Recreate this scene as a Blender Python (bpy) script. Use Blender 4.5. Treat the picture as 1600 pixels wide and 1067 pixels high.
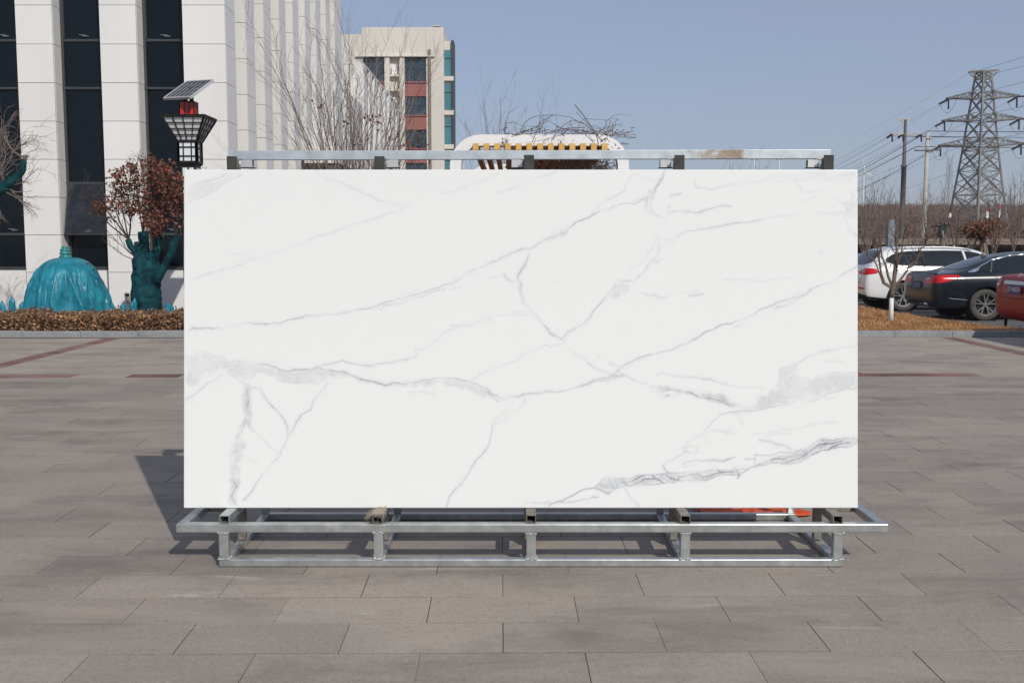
import bpy, bmesh, math, random
import numpy as np
from mathutils import Vector, Matrix, noise
from mathutils.bvhtree import BVHTree

R = random.Random(7)
scene = bpy.context.scene
for o in list(bpy.data.objects):
    bpy.data.objects.remove(o)
COL = scene.collection

# ------------------------------------------------------------------ camera
FPX = 1617.0
CAM_H = 1.485
PITCH = math.atan(153.5 / FPX)
cam_d = bpy.data.cameras.new('camera')
cam_d.sensor_width = 36.0
cam_d.lens = FPX / 1600 * 36
cam_d.clip_start = 0.05
cam_d.clip_end = 20000
cam = bpy.data.objects.new('camera', cam_d)
cam.location = (0, 0, CAM_H)
cam.rotation_euler = (math.pi / 2 - PITCH, 0, 0)
COL.objects.link(cam)
scene.camera = cam

# ------------------------------------------------------------------ sky, sun, exposure
SUN_TO = Vector((0.605, -1.218, 1.0)).normalized()
world = bpy.data.worlds.new('World')
scene.world = world
world.use_nodes = True
wn = world.node_tree.nodes
wl = world.node_tree.links
bg = wn['Background']
sky = wn.new('ShaderNodeTexSky')
sky.sky_type = 'NISHITA'
sky.sun_disc = False
sky.sun_elevation = math.asin(SUN_TO.z)
sky.sun_rotation = math.atan2(SUN_TO.x, SUN_TO.y)
sky.altitude = 200
sky.air_density = 1.0
sky.dust_density = 1.0
sky.ozone_density = 5.0
# winter haze: the clear sky thinned and mixed evenly with pale grey-blue
hz_mul = wn.new('ShaderNodeVectorMath')
hz_mul.operation = 'SCALE'
hz_mul.inputs['Scale'].default_value = 0.35
hz_add = wn.new('ShaderNodeVectorMath')
hz_add.operation = 'ADD'
hz_add.inputs[1].default_value = (1.80, 1.97, 2.55)
wl.new(sky.outputs['Color'], hz_mul.inputs[0])
wl.new(hz_mul.outputs[0], hz_add.inputs[0])
wl.new(hz_add.outputs[0], bg.inputs['Color'])
bg.inputs['Strength'].default_value = 0.12

sun_d = bpy.data.lights.new('sun', 'SUN')
sun_d.energy = 3.12
sun_d.angle = math.radians(0.53)
sun_d.color = (1.0, 0.965, 0.875)
sun = bpy.data.objects.new('sun', sun_d)
sun.rotation_euler = (-SUN_TO).to_track_quat('-Z', 'Y').to_euler()
sun.location = (20, -40, 40)
COL.objects.link(sun)

vs = scene.view_settings
vs.view_transform = 'Standard'
vs.look = 'None'
vs.exposure = 0.0
vs.gamma = 1.0
vs.use_curve_mapping = False


# ------------------------------------------------------------------ pixel helpers (1600 x 1067 photo pixels)
def ray(px, py):
    u = (px - 800) / FPX
    v = (533.5 - py) / FPX
    return Vector((u, math.cos(PITCH) + v * math.sin(PITCH), -math.sin(PITCH) + v * math.cos(PITCH)))


def P(px, py, Y):
    d = ray(px, py)
    t = Y / d.y
    return Vector((d.x * t, Y, CAM_H + d.z * t))


def G(px, py, z=0.0):
    d = ray(px, py)
    t = (z - CAM_H) / d.z
    return Vector((d.x * t, d.y * t, z))


# ------------------------------------------------------------------ materials
def nd(nt, typ, **kw):
    n = nt.nodes.new(typ)
    for k, v in kw.items():
        if k in n.inputs:
            n.inputs[k].default_value = v
        else:
            setattr(n, k, v)
    return n


def c4(c):
    return (c[0], c[1], c[2], 1.0)


MATS = {}


def pm(name, base, rough=0.6, metal=0.0, var=0.12, scale=3.0, fine=0.0, fscale=80.0, bump=0.0, bscale=60.0,
       spec=0.4, col2=None, island=0.0, objrand=0.0, coat=0.0, stretch=None, trans=0.0, wear=None, roughvar=0.0):
    """Principled material with world-space noise variation in colour, roughness and fine relief."""
    m = bpy.data.materials.new(name)
    m.use_nodes = True
    nt = m.node_tree
    b = nt.nodes['Principled BSDF']
    L = nt.links
    geo = nt.nodes.new('ShaderNodeNewGeometry')
    vec = geo.outputs['Position']
    if stretch:
        mp = nd(nt, 'ShaderNodeVectorMath', operation='MULTIPLY')
        L.new(vec, mp.inputs[0])
        mp.inputs[1].default_value = stretch
        vec = mp.outputs[0]
    n1 = nd(nt, 'ShaderNodeTexNoise', Scale=scale, Detail=6.0, Roughness=0.6)
    L.new(vec, n1.inputs['Vector'])
    ramp = nt.nodes.new('ShaderNodeValToRGB')
    c_lo = [max(0, c * (1 - var)) for c in base]
    c_hi = list(col2) if col2 else [min(1, c * (1 + var)) for c in base]
    ramp.color_ramp.elements[0].position = 0.32
    ramp.color_ramp.elements[1].position = 0.68
    ramp.color_ramp.elements[0].color = c4(c_lo)
    ramp.color_ramp.elements[1].color = c4(c_hi)
    L.new(n1.outputs['Fac'], ramp.inputs['Fac'])
    cur = ramp.outputs['Color']

    def mult(cur, fac_socket, lo, hi):
        mr = nd(nt, 'ShaderNodeMapRange')
        mr.inputs['To Min'].default_value = lo
        mr.inputs['To Max'].default_value = hi
        L.new(fac_socket, mr.inputs['Value'])
        mx = nd(nt, 'ShaderNodeVectorMath', operation='SCALE')
        L.new(cur, mx.inputs[0])
        L.new(mr.outputs[0], mx.inputs['Scale'])
        return mx.outputs[0]

    if fine > 0:
        n2 = nd(nt, 'ShaderNodeTexNoise', Scale=fscale, Detail=3.0, Roughness=0.7)
        L.new(geo.outputs['Position'], n2.inputs['Vector'])
        cur = mult(cur, n2.outputs['Fac'], 1 - fine * 1.6, 1 + fine * 1.6)
    if island > 0:
        cur = mult(cur, geo.outputs['Random Per Island'], 1 - island, 1 + island)
    if objrand > 0:
        oi = nt.nodes.new('ShaderNodeObjectInfo')
        cur = mult(cur, oi.outputs['Random'], 1 - objrand, 1 + objrand)
    if wear:
        wc, wscale, wlo, whi = wear
        n3 = nd(nt, 'ShaderNodeTexNoise', Scale=wscale, Detail=8.0, Roughness=0.65)
        L.new(vec, n3.inputs['Vector'])
        r3 = nd(nt, 'ShaderNodeMapRange')
        r3.inputs['From Min'].default_value = wlo
        r3.inputs['From Max'].default_value = whi
        L.new(n3.outputs['Fac'], r3.inputs['Value'])
        mx = nt.nodes.new('ShaderNodeMix')
        mx.data_type = 'RGBA'
        L.new(r3.outputs[0], mx.inputs['Factor'])
        L.new(cur, mx.inputs['A'])
        mx.inputs['B'].default_value = c4(wc)
        cur = mx.outputs['Result']
    L.new(cur, b.inputs['Base Color'])
    if roughvar > 0:
        rr = nd(nt, 'ShaderNodeMapRange')
        rr.inputs['To Min'].default_value = max(0.02, rough - roughvar)
        rr.inputs['To Max'].default_value = min(1, rough + roughvar)
        L.new(n1.outputs['Fac'], rr.inputs['Value'])
        L.new(rr.outputs[0], b.inputs['Roughness'])
    else:
        b.inputs['Roughness'].default_value = rough
    b.inputs['Metallic'].default_value = metal
    b.inputs['Specular IOR Level'].default_value = spec
    b.inputs['Coat Weight'].default_value = coat
    b.inputs['Coat Roughness'].default_value = 0.05
    if bump > 0:
        nb = nd(nt, 'ShaderNodeTexNoise', Scale=bscale, Detail=5.0)
        L.new(vec, nb.inputs['Vector'])
        bp = nd(nt, 'ShaderNodeBump', Strength=bump, Distance=0.01)
        L.new(nb.outputs['Fac'], bp.inputs['Height'])
        L.new(bp.outputs[0], b.inputs['Normal'])
    MATS[name] = m
    return m


# ------------------------------------------------------------------ mesh builder
class MB:
    def __init__(self):
        self.v = []
        self.f = []

    def add(self, vs_, fs):
        o = len(self.v)
        self.v.extend([tuple(p) for p in vs_])
        self.f.extend([tuple(i + o for i in f) for f in fs])
        return self

    def box(self, x0, x1, y0, y1, z0, z1):
        return self.add([(x0, y0, z0), (x1, y0, z0), (x1, y1, z0), (x0, y1, z0), (x0, y0, z1), (x1, y0, z1), (x1, y1, z1), (x0, y1, z1)],
                        [(0, 3, 2, 1), (4, 5, 6, 7), (0, 1, 5, 4), (1, 2, 6, 5), (2, 3, 7, 6), (3, 0, 4, 7)])

    def beam(self, a, b, w, h=None, up=(0, 0, 1)):
        a, b = Vector(a), Vector(b)
        h = h or w
        d = (b - a).normalized()
        u = Vector(up)
        if abs(d.dot(u)) > 0.98:
            u = Vector((0, 1, 0))
        s = d.cross(u).normalized()
        u = s.cross(d).normalized()
        q = []
        for p in (a, b):
            for i, j in ((-1, -1), (1, -1), (1, 1), (-1, 1)):
                q.append(p + s * (i * w / 2) + u * (j * h / 2))
        return self.add(q, [(0, 3, 2, 1), (4, 5, 6, 7), (0, 1, 5, 4), (1, 2, 6, 5), (2, 3, 7, 6), (3, 0, 4, 7)])

    def hollow(self, a, b, w, t, up=(0, 0, 1), h=None):
        """square tube with open ends"""
        a, b = Vector(a), Vector(b)
        h = h or w
        d = (b - a).normalized()
        s = d.cross(Vector(up)).normalized()
        u = s.cross(d).normalized()
        q = []
        for p in (a, b):
            for k in (0, t):
                for i, j in ((-1, -1), (1, -1), (1, 1), (-1, 1)):
                    q.append(p + s * i * (w / 2 - k) + u * j * (h / 2 - k))
        f = []
        for i in range(4):
            j = (i + 1) % 4
            f.append((i, j, 8 + j, 8 + i))
            f.append((4 + j, 4 + i, 12 + i, 12 + j))
            f.append((j, i, 4 + i, 4 + j))
            f.append((8 + i, 8 + j, 12 + j, 12 + i))
        return self.add(q, f)

    def tube(self, pts, rad, n=6, cap=True):
        pts = [Vector(p) for p in pts]
        if not hasattr(rad, '__len__'):
            rad = [rad] * len(pts)
        o = len(self.v)
        ref = None
        for i, p in enumerate(pts):
            d = (pts[min(i + 1, len(pts) - 1)] - pts[max(i - 1, 0)])
            if d.length < 1e-9:
                d = Vector((0, 0, 1))
            d.normalize()
            if ref is None:
                ref = Vector((1, 0, 0)) if abs(d.x) < 0.8 else Vector((0, 1, 0))
            s = d.cross(ref)
            if s.length < 1e-6:
                s = d.cross(Vector((0.3, 0.9, 0.2)))
            s.normalize()
            u = s.cross(d)
            ref = -u if False else ref
            for k in range(n):
                a = 2 * math.pi * k / n
                self.v.append(tuple(p + (s * math.cos(a) + u * math.sin(a)) * rad[i]))
        for i in range(len(pts) - 1):
            for k in range(n):
                k2 = (k + 1) % n
                self.f.append((o + i * n + k, o + i * n + k2, o + (i + 1) * n + k2, o + (i + 1) * n + k))
        if cap:
            self.f.append(tuple(o + k for k in reversed(range(n))))
            self.f.append(tuple(o + (len(pts) - 1) * n + k for k in range(n)))
        return self

    def lathe(self, prof, n=24, c=(0, 0, 0), axis='z'):
        """profile of (r, h)"""
        o = len(self.v)
        for r, h in prof:
            for k in range(n):
                a = 2 * math.pi * k / n
                if axis == 'z':
                    p = (c[0] + r * math.cos(a), c[1] + r * math.sin(a), c[2] + h)
                else:
                    p = (c[0] + r * math.cos(a), c[1] - h, c[2] + r * math.sin(a))
                self.v.append(p)
        for i in range(len(prof) - 1):
            for k in range(n):
                k2 = (k + 1) % n
                self.f.append((o + i * n + k, o + i * n + k2, o + (i + 1) * n + k2, o + (i + 1) * n + k))
        return self

    def prism_y(self, poly, y0, y1):
        """polygon in (x, z) extruded from y0 to y1"""
        n = len(poly)
        q = [(x, y0, z) for x, z in poly] + [(x, y1, z) for x, z in poly]
        f = [tuple(range(n)), tuple(reversed(range(n, 2 * n)))]
        for i in range(n):
            j = (i + 1) % n
            f.append((i, n + i, n + j, j))
        return self.add(q, f)

    def leaf(self, c, size, rng, flat=0.0):
        d = Vector((rng.gauss(0, 1), rng.gauss(0, 1), rng.gauss(0, 1) * (1 - flat))).normalized()
        r = Vector((rng.gauss(0, 1), rng.gauss(0, 1), rng.gauss(0, 1)))
        s = d.cross(r).normalized()
        n = d.cross(s)
        c = Vector(c)
        L = size * rng.uniform(0.7, 1.3)
        w = L * rng.uniform(0.28, 0.42)
        b = n * L * rng.uniform(-.15, .15)
        return self.add([c - d * L * .5, c + s * w + b, c + d * L * .5, c - s * w + b], [(0, 1, 2), (0, 2, 3)])


OFFS = {}


def parent_to(o, parent):
    o.parent = parent
    o.matrix_parent_inverse = OFFS[parent.name].inverted()
    OFFS[o.name] = Matrix.Translation(o.location)


def ob(name, mb, mat, parent=None, smooth=False, bevel=0.0, kind=None, origin='base', seg=2):
    """links the collected shape as ONE mesh object, its origin at its base"""
    me = bpy.data.meshes.new(name)
    V = np.array(mb.v, dtype=float)
    lo, hi = V.min(0), V.max(0)
    c = np.array([(lo[0] + hi[0]) / 2, (lo[1] + hi[1]) / 2, lo[2]])
    V = V - c
    me.from_pydata(V.tolist(), [], mb.f)
    me.update()
    if smooth:
        me.polygons.foreach_set('use_smooth', [True] * len(me.polygons))
    me.materials.append(MATS[mat] if isinstance(mat, str) else mat)
    o = bpy.data.objects.new(name, me)
    COL.objects.link(o)
    o.location = c
    OFFS[o.name] = Matrix.Translation(c)
    if parent:
        parent_to(o, parent)
    if bevel > 0:
        bm_ = o.modifiers.new('bevel', 'BEVEL')
        bm_.width = bevel
        bm_.segments = seg
        bm_.limit_method = 'ANGLE'
        bm_.angle_limit = math.radians(40)
        bm_.harden_normals = False
    if kind:
        o['kind'] = kind
    return o


def inst(name, src, loc, parent=None, rz=0.0, scale=None):
    """another object that shares the mesh of src, placed at loc"""
    o = bpy.data.objects.new(name, src.data)
    COL.objects.link(o)
    o.location = loc
    o.rotation_euler = (0, 0, rz)
    if scale:
        o.scale = scale
    for m in src.modifiers:
        k = o.modifiers.new(m.name, m.type)
        if m.type == 'BEVEL':
            k.width, k.segments, k.limit_method, k.angle_limit = m.width, m.segments, m.limit_method, m.angle_limit
    if parent:
        o.parent = parent
        o.matrix_parent_inverse = OFFS[parent.name].inverted()
    return o


def thing(name, label, cat, loc, group=None):
    o = bpy.data.objects.new(name, None)
    o.empty_display_size = 0.2
    COL.objects.link(o)
    o.location = loc
    OFFS[o.name] = Matrix.Translation(Vector(loc))
    tag(o, label, cat, group)
    return o


def tag(o, label, cat, group=None):
    o['label'] = label
    o['category'] = cat
    if group:
        o['group'] = group
    return o


def structure(o):
    o['kind'] = 'structure'
    return o


def copy_tree(o, parent=None):
    c = o.copy()
    COL.objects.link(c)
    inv = o.matrix_parent_inverse.copy()
    c.parent = parent
    c.matrix_parent_inverse = inv
    for ch in list(o.children):
        copy_tree(ch, c)
    return c


# ------------------------------------------------------------------ the materials of the place
pm('joint', (0.085, 0.073, 0.065), 0.95, var=0.3, scale=9)
pm('granite', (0.26, 0.262, 0.265), 0.8, var=0.1, scale=3, fine=0.35, fscale=45, bump=0.3, bscale=90, objrand=0.06)
pm('soil', (0.13, 0.085, 0.06), 0.95, var=0.4, scale=8, fine=0.3, fscale=40, bump=0.6, bscale=25)
pm('asphalt', (0.13, 0.125, 0.125), 0.9, var=0.15, scale=1.5, fine=0.25, fscale=90, bump=0.3, bscale=120)
pm('earth', (0.17, 0.125, 0.09), 0.95, var=0.3, scale=0.2, fine=0.2, fscale=4)
pm('straw', (0.42, 0.225, 0.10), 0.9, var=0.3, scale=2.0, col2=(0.54, 0.32, 0.155), island=0.35, spec=0.15)
pm('panel_white', (0.765, 0.745, 0.725), 0.45, var=0.035, scale=0.9, objrand=0.025, spec=0.35, stretch=(1, 1, .35), roughvar=.08)
pm('pier_core', (0.09, 0.085, 0.08), 0.9, var=0.1)
pm('window_frame', (0.045, 0.05, 0.055), 0.45, var=0.1, spec=0.5)
pm('dark_glass', (0.005, 0.009, 0.014), 0.03, var=0.1, spec=0.2, objrand=0.2)
pm('sash_glass', (0.016, 0.02, 0.027), 0.15, var=0.3, scale=2, spec=0.35, wear=((0.05, 0.05, 0.055), 5, 0.45, 0.75))
pm('steel_handle', (0.5, 0.5, 0.5), 0.35, metal=1.0)
pm('soffit', (0.16, 0.09, 0.06), 0.7)
pm('beige_wall', (0.66, 0.62, 0.56), 0.8, var=0.05, scale=0.3, stretch=(1, 1, .3))
pm('red_spandrel', (0.33, 0.11, 0.095), 0.7, var=0.08, scale=0.5)
pm('blue_glass', (0.022, 0.05, 0.08), 0.08, var=0.3, scale=0.6, spec=0.5)
pm('teal_glass', (0.07, 0.20, 0.25), 0.08, var=0.2, scale=0.4, spec=0.5)
pm('dark_trim', (0.04, 0.05, 0.055), 0.5)
pm('galv', (0.47, 0.49, 0.485), 0.36, metal=0.7, var=0.16, scale=14, fine=0.06, fscale=160, spec=0.5, roughvar=0.1,
   wear=((0.62, 0.63, 0.62), 7, 0.6, 0.72))
pm('galv_rust', (0.56, 0.61, 0.64), 0.45, metal=0.45, var=0.14, scale=12, fine=0.08, fscale=120, spec=0.5, roughvar=0.1)
pm('weld', (0.72, 0.72, 0.70), 0.35, metal=0.7, var=0.3, scale=120)
pm('black_rubber', (0.055, 0.055, 0.053), 0.85, var=0.25, scale=30, fine=0.25, fscale=200)
pm('dirty_tube', (0.21, 0.19, 0.165), 0.6, metal=0.35, var=0.35, scale=22, fine=0.2, fscale=120)
pm('carpet', (0.36, 0.31, 0.245), 0.95, var=0.25, scale=40, fine=0.3, fscale=300, island=.25)
pm('orange_cloth', (0.60, 0.085, 0.025), 0.6, var=0.2, scale=9)
pm('teal_tarp', (0.010, 0.17, 0.25), 0.36, var=0.3, scale=5, spec=0.35, col2=(0.022, 0.26, 0.35), bump=0.6, bscale=22, roughvar=.1)
pm('teal_net', (0.003, 0.042, 0.052), 0.75, var=0.55, scale=6, fine=0.4, fscale=90, bump=0.5, bscale=45, spec=.2)
pm('bark', (0.16, 0.12, 0.10), 0.9, var=0.3, scale=20)
pm('bark_pale', (0.20, 0.157, 0.138), 0.9, var=0.3, scale=20)
pm('bark_dark', (0.05, 0.035, 0.032), 0.9, var=0.3, scale=20)
pm('lime_wash', (0.74, 0.72, 0.70), 0.9, var=0.1, scale=15, wear=((0.4, 0.34, 0.3), 22, 0.6, 0.75))
pm('leaf_red', (0.165, 0.066, 0.043), 0.75, var=0.4, scale=3, island=0.45, spec=0.2)
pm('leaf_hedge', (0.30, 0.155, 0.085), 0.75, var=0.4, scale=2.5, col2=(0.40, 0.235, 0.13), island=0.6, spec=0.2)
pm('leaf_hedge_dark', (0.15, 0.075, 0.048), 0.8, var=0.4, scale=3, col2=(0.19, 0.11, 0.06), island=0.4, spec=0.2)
pm('lamp_black', (0.018, 0.018, 0.019), 0.4, var=0.2)
pm('lamp_white', (0.72, 0.74, 0.76), 0.3, var=0.03, spec=0.4)
pm('lamp_red', (0.56, 0.03, 0.012), 0.25, var=0.2, spec=0.5, scale=10)
pm('solar_cell', (0.022, 0.028, 0.05), 0.3, var=0.3, scale=12, spec=0.15)
pm('aluminium', (0.66, 0.66, 0.66), 0.4, metal=0.5)
pm('pergola_white', (0.80, 0.80, 0.80), 0.5, var=0.03, scale=1)
pm('rafter_brown', (0.29, 0.13, 0.08), 0.65, var=0.25, scale=5, objrand=.15)
pm('rafter_yellow', (0.66, 0.40, 0.10), 0.55, var=0.1, scale=9, objrand=.06)
pm('pylon_steel', (0.20, 0.185, 0.17), 0.7, metal=0.1, var=0.3, scale=0.6)
pm('pylon_hazed', (0.26, 0.27, 0.30), 0.8, var=0.1)  # same steel tinted pale blue: distance haze put into the colour
pm('insulator', (0.035, 0.025, 0.025), 0.35)
pm('cable', (0.05, 0.05, 0.055), 0.6)
pm('pole_steel', (0.10, 0.10, 0.10), 0.55, var=0.2, scale=1)
pm('concrete', (0.46, 0.43, 0.395), 0.9, var=0.15, scale=1.5)
pm('shed_roof', (0.37, 0.27, 0.18), 0.7, var=0.2, scale=1)
pm('shed_wall', (0.075, 0.05, 0.036), 0.85, var=0.3, scale=2, objrand=0.25)
pm('grey_blue', (0.22, 0.25, 0.29), 0.6, var=0.2, scale=3, wear=((0.12, 0.13, 0.15), 6, .5, .6))
pm('white_paint', (0.80, 0.80, 0.79), 0.5, var=0.03)
pm('red_paint_sign', (0.55, 0.03, 0.03), 0.5)
pm('support_wood', (0.24, 0.19, 0.15), 0.85, var=0.2, scale=6)
pm('car_white', (0.80, 0.80, 0.795), 0.28, var=0.01, coat=1.0, spec=0.5)
pm('car_navy', (0.006, 0.009, 0.017), 0.28, var=0.1, coat=0.35, spec=0.4, wear=((0.04, 0.037, 0.034), 5.0, 0.5, 1.0))
pm('car_red', (0.34, 0.014, 0.008), 0.4, var=0.05, coat=0.2, spec=0.3)
pm('car_glass', (0.012, 0.015, 0.018), 0.03, var=0.1, spec=0.6)
pm('car_black', (0.018, 0.018, 0.018), 0.55, var=0.1)
pm('tyre', (0.075, 0.07, 0.065), 0.85, var=0.25, scale=12)
pm('rim_silver', (0.62, 0.62, 0.63), 0.3, metal=0.8, var=0.1)
pm('rim_grey', (0.26, 0.25, 0.24), 0.4, metal=0.6, var=0.1)
pm('chrome', (0.85, 0.85, 0.86), 0.1, metal=1.0, var=0.02)
pm('tail_red', (0.55, 0.010, 0.008), 0.2, spec=0.4, coat=0.1, var=.2, scale=25)
pm('tail_clear', (0.55, 0.53, 0.52), 0.15, spec=0.6)
pm('plate_blue', (0.03, 0.06, 0.20), 0.4)
pm('paver_red', (0.195, 0.098, 0.085), 0.8, var=0.25, scale=2.5, fine=0.2, fscale=120, island=0.2, wear=((0.27, 0.225, 0.2), 1.4, 0.5, 0.75))
pm('drain_pvc', (0.68, 0.66, 0.62), 0.5)
pm('hole_black', (0.01, 0.01, 0.01), 0.9)


def paver_mat(name, base, island, objrand):
    """granite paver: speckle, slow grey/tan drift, scuffs and dirt streaks that run along the rows"""
    m = pm(name, base, 0.75, var=0.13, scale=0.9, col2=[base[0] * 1.13, base[1] * 1.075, base[2] * 1.03], fine=0.34, fscale=120, bump=0.2, bscale=150,
           island=island, objrand=objrand, spec=0.32, roughvar=.12)
    nt = m.node_tree
    L = nt.links
    b = nt.nodes['Principled BSDF']
    src = b.inputs['Base Color'].links[0].from_socket
    geo = nd(nt, 'ShaderNodeNewGeometry')

    def layer(src, col, scale, vec, lo, hi, amt):
        mp = nd(nt, 'ShaderNodeVectorMath', operation='MULTIPLY')
        L.new(geo.outputs['Position'], mp.inputs[0])
        mp.inputs[1].default_value = vec
        n = nd(nt, 'ShaderNodeTexNoise', Scale=scale, Detail=9.0, Roughness=0.68, Distortion=0.4)
        L.new(mp.outputs[0], n.inputs['Vector'])
        r = nd(nt, 'ShaderNodeMapRange')
        r.inputs['From Min'].default_value = lo
        r.inputs['From Max'].default_value = hi
        r.inputs['To Max'].default_value = amt
        L.new(n.outputs['Fac'], r.inputs['Value'])
        mx = nt.nodes.new('ShaderNodeMix')
        mx.data_type = 'RGBA'
        L.new(r.outputs[0], mx.inputs['Factor'])
        L.new(src, mx.inputs['A'])
        mx.inputs['B'].default_value = c4(col)
        return mx.outputs['Result']

    src = layer(src, (0.20, 0.172, 0.155), 38.0, (1, 1, 1), 0.5, 0.66, 0.5)     # dark grains
    src = layer(src, (0.42, 0.375, 0.34), 52.0, (1, 1, 1), 0.56, 0.68, 0.55)   # pale grains
    src = layer(src, (0.12, 0.104, 0.096), 0.8, (1, 2.6, 1), 0.5, 0.72, 0.7)      # grime
    src = layer(src, (0.40, 0.34, 0.29), 1.1, (0.7, 3.0, 1), 0.52, 0.74, 0.6)       # pale worn streaks
    src = layer(src, (0.52, 0.49, 0.46), 2.6, (0.7, 2.6, 1), 0.63, 0.72, 0.55)     # chalky scuffs
    src = layer(src, (0.62, 0.60, 0.57), 14.0, (1, 1.6, 1), 0.735, 0.765, 0.85)       # small white specks
    L.new(src, b.inputs['Base Color'])
    return m


paver_mat('paver', (0.305, 0.268, 0.232), 0.0, 0.095)
paver_mat('paver_many', (0.303, 0.265, 0.23), 0.085, 0.0)
paver_mat('paver_tan', (0.358, 0.312, 0.268), 0.08, 0.0)

# ================================================================== SETTING: ground, paving, kerb, beds, hill
def sheet(name, poly, z0, z1, mat):
    mb = MB()
    n = len(poly)
    mb.add([(x, y, z0) for x, y in poly] + [(x, y, z1) for x, y in poly],
           [tuple(reversed(range(n))), tuple(range(n, 2 * n))] + [(i, (i + 1) % n, n + (i + 1) % n, n + i) for i in range(n)])
    return structure(ob(name, mb, mat))


sheet('ground', [(-2500, -600), (2500, -600), (2500, 3600), (-2500, 3600)], -0.9, -0.3, 'earth')
pave = sheet('pavement', [(-18, -4), (18, -4), (18, 16.33), (-18, 16.33)], -0.2, -0.0018, 'joint')

TH = math.radians(0.6)
E1 = Vector((math.cos(TH), math.sin(TH), 0))
E2 = Vector((-math.sin(TH), math.cos(TH), 0))
O0 = Vector((-0.033, 3.651, 0))


def tile_shape(mb, u0, u1, v0, v1, gx=0.0015, gy=0.0029, z=0.0, org=O0, cham=0.0006, tilt=(0, 0), local=False):
    a0, a1, b0, b1 = u0 + gx, u1 - gx, v0 + gy, v1 - gy
    q = []
    um, vm = (u0 + u1) / 2, (v0 + v1) / 2
    for zz, k in ((-0.03, 0), (-cham, 0), (0, cham)):
        for u, v in ((a0 + k, b0 + k), (a1 - k, b0 + k), (a1 - k, b1 - k), (a0 + k, b1 - k)):
            zt = z + zz + (u - um) * tilt[0] + (v - vm) * tilt[1]
            if local:
                q.append((u, v, zt))
            else:
                p = org + E1 * u + E2 * v
                q.append((p.x, p.y, zt))
    f = [(8, 9, 10, 11)]
    for L_ in (0, 4):
        for i in range(4):
            j = (i + 1) % 4
            f.append((L_ + i, L_ + j, L_ + 4 + j, L_ + 4 + i))
    mb.add(q, f)


rp = random.Random(3)
tiles = []
for k in range(-9, 42):
    v0 = 0.3 * k
    Yc = O0.y + v0 + 0.15
    if O0.y + v0 + 0.3 > 16.42:
        break
    half = 0.5 * max(Yc, 2) + 2.8
    off = 0.3 if k % 2 else 0.0
    for i in range(int(-half / 0.6) - 1, int(half / 0.6) + 2):
        tiles.append((k, v0, i * 0.6 + off, Yc))
vis = []
rest = []
for t in tiles:
    k, v0, u0, Yc = t
    xc = u0 + 0.3
    if k < 26 and Yc > 3.4 and abs(xc) < 0.495 * Yc + 0.25:
        vis.append(t)
    else:
        rest.append(t)
vis.sort(key=lambda t: t[3])
rest += vis[300:]
vis = vis[:300]
mbt = MB()
tile_shape(mbt, -0.3, 0.3, -0.15, 0.15, local=True)
me_tile = bpy.data.meshes.new('paver')
me_tile.from_pydata(mbt.v, [], mbt.f)
me_tile.materials.append(MATS['paver'])
for k, v0, u0, Yc in vis:
    o = bpy.data.objects.new('paver', me_tile)
    COL.objects.link(o)
    p = O0 + E1 * (u0 + 0.3 + rp.gauss(0, 0.0012)) + E2 * (v0 + 0.15 + rp.gauss(0, 0.0007))
    o.location = (p.x, p.y, rp.uniform(-0.0004, 0.0004))
    o.rotation_euler = (rp.gauss(0, 0.0013), rp.gauss(0, 0.0006), TH + rp.gauss(0, 0.0006))
    o.parent = pave
    o.matrix_parent_inverse = OFFS[pave.name].inverted()
STRIPS = (-6.1, 4.02, 7.05)
mb_many, mb_tan, mb_red = MB(), MB(), MB()
for k, v0, u0, Yc in rest:
    kw = dict(z=rp.uniform(-0.0004, 0.0004), tilt=(rp.gauss(0, 0.0005), rp.gauss(0, 0.0013)))
    if k < 26:
        tile_shape(mb_many, u0, u0 + 0.6, v0, v0 + 0.3, **kw)
    elif k == 26:
        tile_shape(mb_red if rp.random() < 0.72 else mb_tan, u0, u0 + 0.6, v0, v0 + 0.3, **kw)
    else:
        cuts = [(u0, u0 + 0.6)]
        for s in STRIPS:
            new = []
            for a, b in cuts:
                for c, d in ((a, min(b, s - 0.12)), (max(a, s + 0.12), b)):
                    if d - c > 0.01:
                        new.append((c, d))
            cuts = new
        for a, b in cuts:
            tile_shape(mb_tan, a, b, v0, v0 + 0.3, **kw)
for s in STRIPS:
    v = 8.1
    while v < 12.6:
        tile_shape(mb_red, s - 0.12, s + 0.12, v, v + 0.6, z=rp.uniform(-0.0004, 0.0006))
        v += 0.6
ob('paver_field', mb_many, 'paver_many', pave, kind='stuff')
ob('paver_far_field', mb_tan, 'paver_tan', pave, kind='stuff')
ob('red_paver_bands', mb_red, 'paver_red', pave, kind='stuff')

# kerb: granite stones along the edge of the paving
kerb = structure(ob('kerb', MB().box(-18, 16, 16.352, 16.47, -0.2, 0.088), 'joint'))
mbk = MB().box(-0.4595, 0.4595, -0.066, 0.066, -0.12, 0.1)
k0 = None
for i in range(36):
    x = -17.5 + i * 0.922 + 0.05
    if k0 is None:
        k0 = ob('kerb_stone', mbk, 'granite', None, bevel=0.008)
        k0.location = (x, 16.41, -0.12)
        OFFS[k0.name] = Matrix.Translation(k0.location)
        parent_to(k0, kerb)
    else:
        o = inst('kerb_stone', k0, (x, 16.41 + rp.gauss(0, 0.003), -0.12 + rp.gauss(0, 0.003)), kerb, rz=rp.gauss(0, 0.003))

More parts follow.
